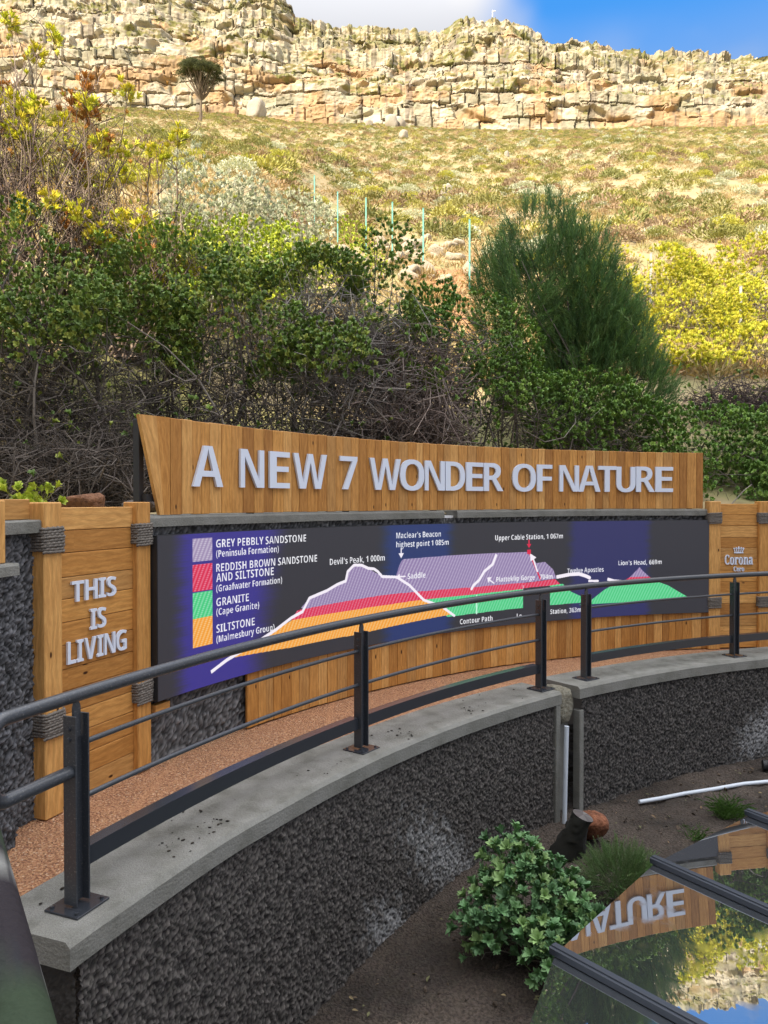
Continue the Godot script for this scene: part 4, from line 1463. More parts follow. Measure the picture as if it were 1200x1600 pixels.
	for i in b.v.size():
		var w := b.v[i]
		var k := fbm.get_noise_3d(w.x * 900, w.y * 900, w.z * 900)
		var g := fbm.get_noise_3d(w.x * 350 + 50, w.y * 350, w.z * 350)
		var c := Color(0.032, 0.029, 0.035).lerp(Color(0.042, 0.056, 0.038), smoothstep(0.0, 0.2, g))
		c = c.lerp(Color(0.22, 0.22, 0.21), smoothstep(0.22, 0.34, k))
		b.c[i] = c
	var wm := vmat(0.8)
	wm.metallic_specular = 0.12
	wm.normal_enabled = true
	wm.normal_texture = noise_tex(0.03, FastNoiseLite.TYPE_SIMPLEX_SMOOTH, [], 256, 5, true, 6.0)
	tripl(wm, 6.0)
	tag(build("stair_handrail", b, wm), "worn handrail pipe with flaking dark and green paint beside the steps", "handrail")

func garden() -> void:
	# leafy shrub
	var rosette := sprig(10, 0.07, 0.075, 0.034, 1.25, 0.2, 4, true, true)
	var base := at(1.12, bed_y(1.12, 5.75), 5.75)
	bush("garden_shrub", "bushy green shrub with broad soft leaves in the garden bed", "shrub", base,
		[[base + Vector3(-0.02, 0.36, -0.05), Vector3(0.30, 0.32, 0.30)], [base + Vector3(-0.30, 0.26, 0.05), Vector3(0.22, 0.2, 0.22)], [base + Vector3(0.26, 0.30, 0.0), Vector3(0.20, 0.22, 0.22)], [base + Vector3(0.40, 0.16, 0.10), Vector3(0.18, 0.15, 0.18)], [base + Vector3(0.10, 0.16, 0.36), Vector3(0.22, 0.17, 0.2)], [base + Vector3(0.28, 0.05, 0.42), Vector3(0.14, 0.12, 0.14)], [base + Vector3(-0.12, 0.60, -0.15), Vector3(0.18, 0.17, 0.18)], [base + Vector3(-0.42, 0.12, 0.1), Vector3(0.10, 0.1, 0.1)]],
		{"sprig": rosette, "sprigs": 640, "cols": [Color(0.12, 0.24, 0.10), Color(0.17, 0.31, 0.13), Color(0.09, 0.185, 0.08), Color(0.21, 0.33, 0.12)], "stems": 16, "stem_r": 0.009, "side": 4, "side_len": 0.25, "foot": 0.08, "gap": -0.22, "up": 0.75, "shell": 0.4, "low": -0.6, "tip": 0.7, "vary": 0.5})
	# fine-leaved low shrub
	var fine := sprig(26, 0.13, 0.022, 0.0035, 0.75, 0.05, 8)
	base = at(1.95, bed_y(1.95, 6.3), 6.3)
	bush("heath_shrub", "low fine-leaved dark green shrub beside the burnt stump", "shrub", base,
		[[base + Vector3(0, 0.17, 0), Vector3(0.25, 0.22, 0.25)], [base + Vector3(0.2, 0.12, 0.02), Vector3(0.2, 0.16, 0.2)]],
		{"sprig": fine, "sprigs": 1100, "cols": [Color(0.09, 0.17, 0.055), Color(0.12, 0.21, 0.07), Color(0.14, 0.19, 0.08)], "stems": 18, "stem_r": 0.006, "side": 5, "side_len": 0.2, "foot": 0.05, "gap": -0.35, "up": 0.45, "shell": 0.35, "low": -0.2})
	# grass tufts
	for g in [[at(3.46, 0, 7.7), 190, 0.2, "round tuft of green grass near the glass roof's edge"], [at(2.95, 0, 7.2), 60, 0.13, "thin sparse tuft of grass on the bare soil before the loose pipe"]]:
		var gp: Vector3 = g[0]
		gp.y = bed_y(gp.x, -gp.z)
		var b := MB.new()
		for i in int(g[1]):
			var d := rv(); d.y = absf(d.y) + 0.7
			var o: Vector3 = gp + Vector3(rng.randf_range(-1, 1), 0, rng.randf_range(-1, 1)) * g[2] * 0.55
			var k := rng.randf_range(0.7, 1.2)
			var c := Color(0.07, 0.14, 0.03) * k
			var ln: float = g[2] * rng.randf_range(0.6, 1.2)
			var dd := d.normalized()
			var m: Vector3 = o + dd * ln * 0.6
			b.leaf(o, dd, Vector3.UP, ln * 0.7, 0.007, 0.001, c)
			b.leaf(m, (dd + Vector3(d.x, -0.4, d.z) * 0.8).normalized(), Vector3.UP, ln * 0.6, 0.006, 0.001, c)
		tag(build("grass_tuft", b, M.leaf), g[3], "grass")
	# dead pale plant
	var b := MB.new()
	var dp := at(0.205, bed_y(0.205, 4.95), 4.95)
	for i in 34:
		var d := rv(); d.y = absf(d.y) * 0.6 + 0.15
		limb(b, dp, dp + d * rng.randf_range(0.07, 0.14), 0.0022, 0.001, 0.15, 4, 3, Color(0.36, 0.31, 0.23))
	tag(build("dead_plant", b, M.bark), "small dead straw-coloured plant on the bare soil", "plant")
	# burnt stump
	var t := thing("tree_stump", "charred leaning tree stump beside the orange rock", "stump", at(1.66, bed_y(1.66, 7.0), 7.0))
	b = MB.new()
	var sp0: Vector3 = t.position + Vector3(-0.02, -0.08, 0)
	var pp := PackedVector3Array()
	for i in 17: pp.append(sp0 + Vector3(0.012 * i * 0.9, 0.028 * i, 0.003 * i))
	b.tube(pp, 0.135, 0.095, 18, Color(0.018, 0.016, 0.015))
	for i in b.v.size():
		var w := b.v[i]
		b.v[i] += b.n[i] * (fbm.get_noise_3d(w.x * 900, w.y * 300, w.z * 900) * 0.06 + fbm.get_noise_3d(w.x * 4000, w.y * 1500, w.z * 4000) * 0.03)
	build("charred_trunk", b, M.bark, t)
	b = MB.new()
	var tip := pp[16]
	var nrm := (pp[16] - pp[15]).normalized()
	var sx := nrm.cross(Vector3.BACK).normalized()
	var sz := sx.cross(nrm)
	for i in 14:
		var a0 := TAU * i / 14; var a1 := TAU * (i + 1) / 14
		b.tri(tip + nrm * 0.012, tip + (sx * cos(a0) + sz * sin(a0)) * 0.098, tip + (sx * cos(a1) + sz * sin(a1)) * 0.098, nrm, Color(0.15, 0.14, 0.135).lerp(Color(0.07, 0.06, 0.06), hash2(i, 3)))
	build("cut_face", b, M.bark, t)
	# rocks
	var rocks := [[at(1.97, -1.07, 7.25), Vector3(0.21, 0.16, 0.18), Color(0.26, 0.10, 0.05), "rust-orange rock lying against the slot between the walls", 11], [at(2.40, -1.22, 6.5), Vector3(0.10, 0.075, 0.09), Color(0.33, 0.16, 0.085), "small round orange rock near the glass roof", 12]]
	for r in rocks:
		tag(part("rock", tinted(rock_mesh(r[4], 0.9), r[2]), M.rock, self, Transform3D(Basis.from_scale(r[1]).rotated(Vector3.UP, r[4]), r[0])), r[3], "rock")
	# pipes
	b = MB.new()
	b.tube(PackedVector3Array([at(1.83, -0.26, 7.66), at(1.815, -0.7, 7.64), at(1.80, -1.25, 7.62)]), 0.024, 0.024, 12, Color.WHITE, true)
	tag(build("drain_pipe", b, M.pvc), "thin white plastic pipe standing upright in the slot between the walls", "pipe")
	b = MB.new()
	var lp := PackedVector3Array()
	for q in [[2.68, 8.02], [2.95, 8.12], [3.25, 8.26], [3.6, 8.38], [4.0, 8.50], [4.5, 8.55], [5.0, 8.55]]: lp.append(at(q[0], bed_y(q[0], q[1]) + 0.03 + 0.015 * sin(q[0] * 3.0), q[1]))
	b.tube(lp, 0.021, 0.021, 12, Color.WHITE, true)
	tag(build("loose_pipe", b, M.pvc), "curved white plastic pipe lying on the soil below the wall", "pipe")
	b = MB.new()
	b.tube(PackedVector3Array([at(4.48, -1.10, 8.95), at(4.62, -1.09, 8.95), at(4.70, -1.09, 8.95)]), 0.055, 0.05, 14, Color.WHITE, true)
	b.tube(PackedVector3Array([at(4.44, -1.10, 8.96), at(4.48, -1.10, 8.95)]), 0.062, 0.062, 14, Color.WHITE, true)
	tag(build("spotlight_can", b, M.black), "small black garden lamp lying at the foot of the stained wall", "lamp")

func glass_roof() -> void:
	var edge := [Vector2(0.40, 2.3), Vector2(0.62, 3.31), Vector2(0.883, 3.92), Vector2(1.757, 4.945), Vector2(2.737, 5.72), Vector2(4.06, 6.27)]
	var dirs := [Vector2(0.85, -0.53), Vector2(0.66, -0.75), Vector2(0.607, -0.795), Vector2(0.51, -0.86), Vector2(0.42, -0.907), Vector2(0.3, -0.954)]
	var ln := 3.4
	var y := func(p: Vector2) -> float: return -0.35 + 0.0196 * (p.x - 2.0) - 0.0352 * (p.y - 5.0)
	var t := thing("glass_roof", "low glass roof with dark metal glazing bars mirroring the mountain and sky", "glass roof", at(2.0, -0.7, 4.5))
	var inner := []
	for i in edge.size(): inner.append(edge[i] + dirs[i] * ln)
	for i in edge.size() - 1:
		if i == 1: continue
		var a: Vector2 = edge[i]; var b2: Vector2 = edge[i + 1]
		if i == 0: b2 = edge[2]; a = edge[0]
		var c: Vector2 = inner[i + 1] if i > 0 else inner[2]; var d: Vector2 = inner[i]
		var pts := [a, b2, c, d] if i > 0 else [a, edge[1], b2, c, d]
		var mb := MB.new()
		var top := []
		for p in pts: top.append(at(p.x, y.call(p), p.y))
		for k in range(1, top.size() - 1):
			mb.tri(top[0], top[k], top[k + 1], Vector3.UP)
			mb.tri(top[0] - Vector3(0, 0.012, 0), top[k] - Vector3(0, 0.012, 0), top[k + 1] - Vector3(0, 0.012, 0), Vector3.DOWN)
		for k in top.size():
			var n2: int = (k + 1) % top.size()
			mb.quad(top[k], top[n2], top[n2] - Vector3(0, 0.012, 0), top[k] - Vector3(0, 0.012, 0), (top[k] + top[n2]) * 0.5 - (top[0] + top[2]) * 0.5)
		build("pane", mb, M.glass, t)
	for i in [0, 2, 3, 4, 5]:
		var a: Vector2 = edge[i] - dirs[i] * 0.02; var d: Vector2 = inner[i]
		var p0 := at(a.x, y.call(a) + 0.022, a.y); var p1 := at(d.x, y.call(d) + 0.022, d.y)
		var zz := (p0 - p1).normalized()
		var xx := Vector3.UP.cross(zz).normalized()
		var mb := MB.new()
		mb.cbox(Transform3D(Basis(xx, zz.cross(xx), zz), (p0 + p1) * 0.5), Vector3(0.062, 0.038, p0.distance_to(p1)), 0.004)
		mb.cbox(Transform3D(Basis(xx, zz.cross(xx), zz), (p0 + p1) * 0.5 + Vector3(0, 0.022, 0)), Vector3(0.034, 0.012, p0.distance_to(p1) - 0.01), 0.003)
		build("glazing_bar", mb, M.frame, t)
	# upstand below the outer edge
	for i in edge.size() - 1:
		var a: Vector2 = edge[i]; var b3: Vector2 = edge[i + 1]
		var mid := (a + b3) * 0.5
		var dd := (b3 - a).normalized()
		var inw := Vector2(dd.y, -dd.x) * 0.10
		var mb := MB.new()
		var ya: float = y.call(a) - 0.016; var yb: float = y.call(b3) - 0.016
		var A := a + inw; var B := b3 + inw
		mb.quad(at(A.x, ya, A.y), at(B.x, yb, B.y), at(B.x, -1.8, B.y), at(A.x, -1.8, A.y), at(-inw.x, 0, -inw.y))
		mb.quad(at(A.x + inw.x, ya, A.y + inw.y), at(B.x + inw.x, yb, B.y + inw.y), at(B.x + inw.x, -1.8, B.y + inw.y), at(A.x + inw.x, -1.8, A.y + inw.y), at(inw.x, 0, inw.y))
		mb.quad(at(A.x, ya, A.y), at(B.x, yb, B.y), at(B.x + inw.x, yb, B.y + inw.y), at(A.x + inw.x, ya, A.y + inw.y), Vector3.UP)
		build("upstand", mb, M.frame, t)

func thicket() -> void:
	var leafy := sprig(11, 0.12, 0.058, 0.030, 1.15, 0.12, 2, true, true)
	var leafy2 := sprig(12, 0.13, 0.05, 0.030, 1.15, 0.15, 5, true, true)
	var narrow := sprig(18, 0.30, 0.10, 0.011, 0.62, 0.1, 6)
	var tuft := sprig(22, 0.10, 0.085, 0.017, 0.95, 0.15, 9, true)
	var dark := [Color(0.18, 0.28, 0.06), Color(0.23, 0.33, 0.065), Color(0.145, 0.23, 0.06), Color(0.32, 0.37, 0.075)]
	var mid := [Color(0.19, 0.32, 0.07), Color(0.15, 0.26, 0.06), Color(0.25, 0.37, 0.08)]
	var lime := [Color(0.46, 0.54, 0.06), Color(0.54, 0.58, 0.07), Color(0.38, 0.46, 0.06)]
	var g := func(x: float, z: float) -> Vector3: return at(x, EYE + gh(x, z) - 0.05, z)
	# big shaded evergreens above the wall
	var b0: Vector3 = g.call(-4.7, 10.0)
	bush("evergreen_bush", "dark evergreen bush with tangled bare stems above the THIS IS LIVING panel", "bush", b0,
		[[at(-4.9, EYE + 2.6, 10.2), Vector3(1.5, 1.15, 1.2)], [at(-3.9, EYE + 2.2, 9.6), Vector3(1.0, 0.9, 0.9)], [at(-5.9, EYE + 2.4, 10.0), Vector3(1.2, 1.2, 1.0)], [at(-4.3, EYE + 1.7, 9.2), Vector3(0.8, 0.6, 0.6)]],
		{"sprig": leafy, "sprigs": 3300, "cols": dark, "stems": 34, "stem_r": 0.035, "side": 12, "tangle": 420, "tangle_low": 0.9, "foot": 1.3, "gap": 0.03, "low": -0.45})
	var b1: Vector3 = g.call(-2.5, 10.2)
	bush("evergreen_bush", "dark evergreen bush with grey twiggy stems behind the sign's slanted end", "bush", b1,
		[[at(-2.7, EYE + 2.55, 10.6), Vector3(1.15, 1.05, 1.0)], [at(-1.9, EYE + 2.1, 10.2), Vector3(0.9, 0.85, 0.8)], [at(-3.3, EYE + 1.9, 9.8), Vector3(0.8, 0.8, 0.8)]],
		{"sprig": leafy, "sprigs": 2600, "cols": dark, "stems": 30, "stem_r": 0.03, "side": 12, "tangle": 480, "tangle_low": 0.85, "foot": 1.1, "gap": 0.05, "low": -0.4})
	var b2: Vector3 = g.call(-0.7, 10.6)
	bush("twiggy_bush", "grey tangle of bare curving twigs with few leaves behind the sign", "bush", b2,
		[[at(-0.95, EYE + 2.55, 11.0), Vector3(0.95, 0.9, 0.8)], [at(-0.2, EYE + 2.3, 10.9), Vector3(0.75, 0.7, 0.7)], [at(-0.5, EYE + 1.5, 10.3), Vector3(1.2, 0.8, 0.7)]],
		{"sprig": leafy, "sprigs": 2200, "cols": dark, "stems": 34, "stem_r": 0.022, "side": 14, "tangle": 1100, "tangle_low": 0.25, "foot": 1.0, "gap": 0.08, "low": -0.1, "bark": [Color(0.24, 0.21, 0.19), Color(0.17, 0.15, 0.135), Color(0.31, 0.28, 0.25)]})
	var b3: Vector3 = g.call(0.55, 10.7)
	bush("dry_bush", "leafless brownish twig tangle between the twiggy bush and the green bushes", "bush", b3,
		[[at(0.5, EYE + 1.7, 10.8), Vector3(0.8, 0.9, 0.6)], [at(0.3, EYE + 1.1, 10.3), Vector3(0.9, 0.6, 0.5)]],
		{"sprig": leafy, "sprigs": 60, "cols": mid, "stems": 24, "stem_r": 0.016, "side": 12, "tangle": 1200, "tangle_low": 0.15, "foot": 0.7, "tip": 0.05, "bark": [Color(0.19, 0.145, 0.125), Color(0.25, 0.20, 0.17), Color(0.14, 0.11, 0.095)]})
	# young tree standing out against the hillside
	var b4: Vector3 = g.call(0.08, 11.6)
	bush("young_tree", "slender young tree with a small round leafy crown before the sunlit slope", "tree", b4,
		[[at(0.08, EYE + 3.75, 11.6), Vector3(0.42, 0.38, 0.35)], [at(-0.22, EYE + 3.3, 11.6), Vector3(0.25, 0.2, 0.25)], [at(0.2, EYE + 3.25, 11.6), Vector3(0.25, 0.22, 0.25)]],
		{"sprig": leafy2, "sprigs": 240, "cols": dark, "stems": 7, "stem_r": 0.022, "side": 5, "side_len": 0.45, "foot": 0.04, "gap": -0.2, "shell": 0.3, "low": -0.6, "wob": 0.06})
	# fresh green bushes above the right half of the sign
	var lb := [
		["leafy green bush beside the dry twigs, above the word WONDER", 1.35, 11.3, [[at(1.35, EYE + 2.0, 11.5), Vector3(0.9, 0.95, 0.7)], [at(1.0, EYE + 2.7, 11.8), Vector3(0.7, 0.5, 0.6)], [at(1.7, EYE + 1.4, 11.2), Vector3(0.7, 0.6, 0.5)]], 2000],
		["leafy green bush in front of the tall feathery tree, above the word NATURE", 3.0, 11.8, [[at(2.6, EYE + 1.15, 11.9), Vector3(0.9, 0.7, 0.6)], [at(3.3, EYE + 1.2, 12.2), Vector3(0.9, 0.75, 0.6)], [at(3.9, EYE + 0.9, 12.1), Vector3(0.7, 0.65, 0.6)]], 2500],
		["rounded green bush beyond the sign's right-hand end", 5.4, 12.4, [[at(5.0, EYE + 0.65, 11.9), Vector3(0.9, 0.8, 0.7)], [at(5.9, EYE + 0.5, 11.7), Vector3(0.9, 0.8, 0.8)], [at(6.9, EYE + 0.4, 11.9), Vector3(0.9, 0.75, 0.7)], [at(4.9, EYE + 0.12, 11.05), Vector3(0.6, 0.36, 0.3)], [at(5.8, EYE + 0.10, 11.0), Vector3(0.7, 0.36, 0.3)], [at(6.9, EYE + 0.10, 11.0), Vector3(0.8, 0.36, 0.3)]], 4300]]
	for l in lb:
		bush("leafy_bush", l[0], "bush", g.call(l[1], l[2]), l[3], {"sprig": leafy2, "sprigs": l[4], "cols": mid, "stems": 22, "stem_r": 0.02, "side": 8, "tangle": 120, "foot": 0.7, "gap": -0.12, "low": -0.55, "shell": 0.68})
	# tall feathery tree
	var b5: Vector3 = g.call(3.3, 13.2)
	var lobes := []
	for s in [[1.95, 3.6, 0.36, 1.2], [2.35, 4.1, 0.42, 1.15], [2.85, 4.2, 0.5, 1.2], [3.35, 3.8, 0.55, 1.2], [3.7, 3.3, 0.5, 1.1], [4.05, 2.7, 0.5, 1.0], [4.3, 2.1, 0.45, 0.8], [2.7, 2.7, 0.7, 1.1], [3.4, 2.5, 0.7, 1.0]]:
		lobes.append([at(s[0], EYE + s[1] - 0.42, 13.2 + rng.randf_range(-0.5, 0.5)), Vector3(s[2], s[3], 0.6)])
	bush("feathery_tree", "tall dark blue-green tree with long narrow upright leaves behind the sign", "tree", b5, lobes,
		{"sprig": narrow, "sprigs": 4800, "cols": [Color(0.16, 0.28, 0.10), Color(0.21, 0.33, 0.11), Color(0.13, 0.24, 0.10)], "stems": 26, "stem_r": 0.035, "side": 6, "foot": 0.4, "gap": -0.22, "low": -0.8, "up": 1.25, "shell": 0.35, "wob": 0.07})
	# dry brush right of it
	var b6: Vector3 = g.call(7.0, 14.0)
	bush("dry_bush", "dark dry brush at the foot of the yellow bushes", "bush", b6,
		[[at(6.4, EYE + 1.7, 14.0), Vector3(1.0, 0.6, 0.6)], [at(7.6, EYE + 1.6, 14.2), Vector3(1.0, 0.6, 0.6)]],
		{"sprig": leafy, "sprigs": 120, "cols": dark, "stems": 26, "stem_r": 0.014, "side": 12, "tangle": 900, "tangle_low": 0.1, "foot": 1.0, "tip": 0.05, "bark": [Color(0.10, 0.07, 0.065), Color(0.07, 0.05, 0.05)]})
	# sunlit lime bushes behind the evergreens
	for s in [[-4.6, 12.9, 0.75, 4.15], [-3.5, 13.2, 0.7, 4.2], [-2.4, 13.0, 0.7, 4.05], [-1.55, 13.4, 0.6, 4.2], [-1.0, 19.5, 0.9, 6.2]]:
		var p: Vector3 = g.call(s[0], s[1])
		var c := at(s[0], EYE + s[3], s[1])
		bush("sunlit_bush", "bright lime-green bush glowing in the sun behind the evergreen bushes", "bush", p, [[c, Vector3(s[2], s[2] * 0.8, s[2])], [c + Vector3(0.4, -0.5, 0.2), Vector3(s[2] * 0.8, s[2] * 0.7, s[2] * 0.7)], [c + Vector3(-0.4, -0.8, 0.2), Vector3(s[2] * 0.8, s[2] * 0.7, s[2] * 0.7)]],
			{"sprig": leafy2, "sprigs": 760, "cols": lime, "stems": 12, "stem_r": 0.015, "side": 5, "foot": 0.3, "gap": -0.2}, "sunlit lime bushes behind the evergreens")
	# tall shrub with yellow-green leaf tufts on bare stems
	var pb: Vector3 = g.call(-5.4, 12.0)
	tufted("tufted_shrub", "tall bare-stemmed shrub with bright yellow-green leaf tufts against the cliff", pb, -5.5, 12.0, tuft, 1.5, 80, [[-5.72, 7.17], [-5.07, 7.05], [-5.3, 6.75], [-5.95, 6.3], [-5.65, 6.05], [-5.4, 5.85], [-4.55, 6.3], [-4.5, 5.95], [-3.95, 6.2], [-5.75, 6.0], [-5.5, 5.5]])
	tufted("tufted_shrub", "dense brown-stemmed shrub with scattered yellow and orange tufts beside the silvery bush", g.call(-4.2, 12.6), -4.1, 12.6, tuft, 1.1, 60, [[-4.9, 5.4], [-4.75, 5.15], [-4.7, 4.9], [-4.3, 5.3], [-3.9, 5.8], [-3.6, 5.6], [-4.4, 5.6], [-3.4, 5.9]])
	# silvery bushes
	var sil := [Color(0.56, 0.59, 0.43), Color(0.45, 0.50, 0.33), Color(0.64, 0.64, 0.50)]
	for s in [[-3.55, 15.5, 5.75, 0.85, 1.25, "rounded silver-leaved bush beside the tufted shrubs"], [-2.9, 16.6, 5.6, 0.9, 1.2, "silver-leaved bush sloping down towards the fence posts"], [-2.1, 18.0, 5.9, 1.0, 1.2, "pale sparse silvery bush in front of the boulder bank"]]:
		var p: Vector3 = g.call(s[0], s[1])
		var c := at(s[0], EYE + s[2], s[1])
		bush("silver_bush", s[5], "bush", p, [[c, Vector3(s[3], s[4], s[3])], [c + Vector3(0.5, -0.9, 0.2), Vector3(s[3] * 0.9, s[4] * 0.9, s[3])], [c + Vector3(-0.5, -1.2, 0.2), Vector3(s[3] * 0.8, s[4], s[3])]],
			{"sprig": tuft, "sprigs": 1300, "cols": sil, "mat": M.silver_leaf, "stems": 16, "stem_r": 0.022, "side": 8, "foot": 0.3, "gap": -0.12, "low": -0.6})
	# yellow bushes on the right
	var yel := [Color(0.62, 0.58, 0.06), Color(0.50, 0.52, 0.06), Color(0.68, 0.62, 0.09)]
	for s in [[7.0, 21.0, 6.0, 1.5, 0.75, 620, "flat-topped yellow-green bush left of the others on the sunlit slope"], [10.4, 22.0, 6.3, 1.7, 1.0, 800, "largest yellow-green bush on the sunlit slope at the right"], [7.6, 19.0, 4.3, 1.2, 0.9, 560, "yellow bush low on the slope above the dry brush"], [9.4, 19.5, 4.6, 1.3, 0.9, 600, "yellow-green bush beside the short grey post"], [8.6, 17.6, 3.2, 1.3, 0.7, 520, "straggly yellow bush just above the dry brush"], [6.6, 17.2, 3.0, 0.8, 0.7, 320, "small yellow bush beside the feathery tree"]]:
		var p: Vector3 = g.call(s[0], s[1])
		var c := at(s[0], EYE + s[2], s[1])
		bush("yellow_bush", s[6], "bush", p, [[c, Vector3(s[3], s[4], s[3])], [c + Vector3(s[3] * 0.7, -0.3, 0.1), Vector3(s[3] * 0.6, s[4] * 0.7, s[3] * 0.6)], [c + Vector3(-s[3] * 0.7, -0.35, 0.1), Vector3(s[3] * 0.6, s[4] * 0.7, s[3] * 0.6)]],
			{"sprig": tuft, "sprigs": s[5] * 2, "cols": yel, "stems": 26, "stem_r": 0.025, "side": 9, "tangle": 120, "tangle_low": 0.9, "foot": 0.5, "gap": -0.05, "low": -0.3, "bark": [Color(0.22, 0.19, 0.15), Color(0.15, 0.12, 0.09)]})
	# dead twigs added behind the wall so the bank there turns dark
	for s in [[-4.6, 8.2, "dead twigs added to darken the bank behind the small yellow-green plant"], [-3.2, 8.4, "dead twigs added to darken the bank behind the THIS IS LIVING panel"], [-1.9, 9.0, "dead twigs added to darken the bank behind the slanted sign end"], [-0.6, 9.6, "dead twigs added to darken the bank behind the word NEW of the sign"]]:
		var p: Vector3 = g.call(s[0], s[1])
		bush("added_brushwood", s[2], "added_brushwood", p, [[p + Vector3(0, 0.45, 0), Vector3(1.0, 0.55, 0.5)], [p + Vector3(0, 0.75, -0.7), Vector3(1.0, 0.8, 0.5)]],
			{"sprig": leafy, "sprigs": 26, "cols": dark, "stems": 14, "stem_r": 0.014, "side": 9, "tangle": 900, "tangle_low": 0.2, "foot": 0.9, "tip": 0.03, "bark": [Color(0.11, 0.09, 0.075), Color(0.16, 0.135, 0.115), Color(0.08, 0.065, 0.055)]})
	# small plant and stones on top of the wall at the left
	var sp1 := at(-2.62, 1.86, 5.8)
	bush("small_plant", "small yellow-green leafy plant on top of the wall at the left", "plant", sp1, [[sp1 + Vector3(0.05, 0.10, 0), Vector3(0.08, 0.07, 0.06)], [sp1 + Vector3(-0.14, 0.10, 0), Vector3(0.05, 0.07, 0.05)]], {"sprig": leafy2, "sprigs": 22, "cols": lime, "stems": 8, "stem_r": 0.004, "side": 3, "side_len": 0.12, "foot": 0.1, "gap": -0.5, "shell": 0.2})
	for r in [[at(-2.62, 1.97, 6.7), Vector3(0.26, 0.13, 0.18), Color(0.26, 0.12, 0.06), "reddish stone behind the left wooden panel", 3], [at(-3.5, 1.98, 6.6), Vector3(0.3, 0.14, 0.2), Color(0.28, 0.19, 0.09), "brown stone behind the small yellow-green plant", 5], [at(-2.25, 1.95, 7.2), Vector3(0.26, 0.09, 0.18), Color(0.13, 0.11, 0.10), "dark flat stone behind the left wooden panel", 6]]:
		tag(part("wall_stone", tinted(rock_mesh(r[4], 0.9), r[2]), M.rock, self, Transform3D(Basis.from_scale(r[1]).rotated(Vector3.UP, r[4]), r[0])), r[3], "stone")

func tufted(called: String, label: String, base: Vector3, cx: float, z: float, tuft: Mesh, spread: float, n: int, tips: Array) -> void:
	var t := thing(called, label, "shrub", base)
	var b := MB.new()
	var ts := []; var cs := []
	var brown := [Color(0.20, 0.15, 0.12), Color(0.27, 0.21, 0.17), Color(0.15, 0.11, 0.095)]
	var targets := []
	for q in tips: targets.append(at(q[0], EYE + q[1], z + rng.randf_range(-0.4, 0.4)))
	var low := base.y + 1.2
	var hi: float = targets[0].y
	for i in n:
		var yy := lerpf(low, hi - 1.0, pow(rng.randf(), 0.8))
		targets.append(at(cx + rng.randf_range(-spread, spread), yy, z + rng.randf_range(-0.8, 0.8)))
	for i in targets.size():
		var e: Vector3 = targets[i]
		var foot := base + Vector3(rng.randf_range(-0.3, 0.3), 0, rng.randf_range(-0.3, 0.3))
		var knee := foot.lerp(e, 0.45) + Vector3(rng.randf_range(-0.3, 0.3), -0.1, rng.randf_range(-0.3, 0.3))
		limb(b, foot, knee, 0.028, 0.016, 0.13, 5, 5, mixc(brown))
		var p := limb(b, knee, e, 0.016, 0.006, 0.13, 6, 4, mixc(brown))
		for k in 16:
			var s: Vector3 = p[1 + rng.randi() % 6]
			var d := rv(); d.y = absf(d.y) + 0.5
			var q := limb(b, s, s + d * rng.randf_range(0.2, 0.7), 0.008, 0.004, 0.18, 3, 3, mixc(brown))
			if rng.randf() < 0.13:
				ts.append(Transform3D(upright(d, rng.randf() * TAU, rng.randf_range(0.6, 0.9)), q[3] - base)); cs.append(mixc([Color(0.55, 0.53, 0.05), Color(0.45, 0.48, 0.06), Color(0.60, 0.32, 0.08)]))
		if i < tips.size() or rng.randf() < 0.6:
			var col := [Color(0.70, 0.65, 0.05), Color(0.60, 0.60, 0.05), Color(0.76, 0.64, 0.07)]
			if rng.randf() < 0.12: col = [Color(0.45, 0.20, 0.05)]
			for k in 16:
				var d := rv(); d.y = absf(d.y) * 0.8 + 0.7
				ts.append(Transform3D(upright(d, rng.randf() * TAU, rng.randf_range(0.9, 1.35)), e - base + Vector3(rng.randf_range(-0.09, 0.09), rng.randf_range(-0.16, 0.10), rng.randf_range(-0.09, 0.09))))
				cs.append(mixc(col))
	build("branches", b, M.bark, t)
	mm("foliage", tuft, M.leaf, t, ts, cs).set_meta("kind", "stuff")

func clump(n: int, l: float, w: float, sd: int, flat := 0.7) -> ArrayMesh:
	var r := RandomNumberGenerator.new()
	r.seed = sd
	var b := MB.new()
	for i in n:
		var z := r.randf_range(-0.1, 1.0)
		var a := r.randf() * TAU
		var s := sqrt(1.0 - minf(1.0, z * z))
		var d := Vector3(s * cos(a), z, s * sin(a))
		var p := d * r.randf_range(0.25, 0.5) * Vector3(1, flat, 1)
		var dir := (d + Vector3(r.randf_range(-0.7, 0.7), r.randf_range(0.0, 0.9), r.randf_range(-0.7, 0.7))).normalized()
		var g := r.randf_range(0.75, 1.2)
		b.leaf(p, dir, Vector3(r.randf_range(-1, 1), r.randf_range(-1, 1), r.randf_range(-1, 1)).normalized(), l, w, 0.02, Color(g, g, g))
	return b.mesh()

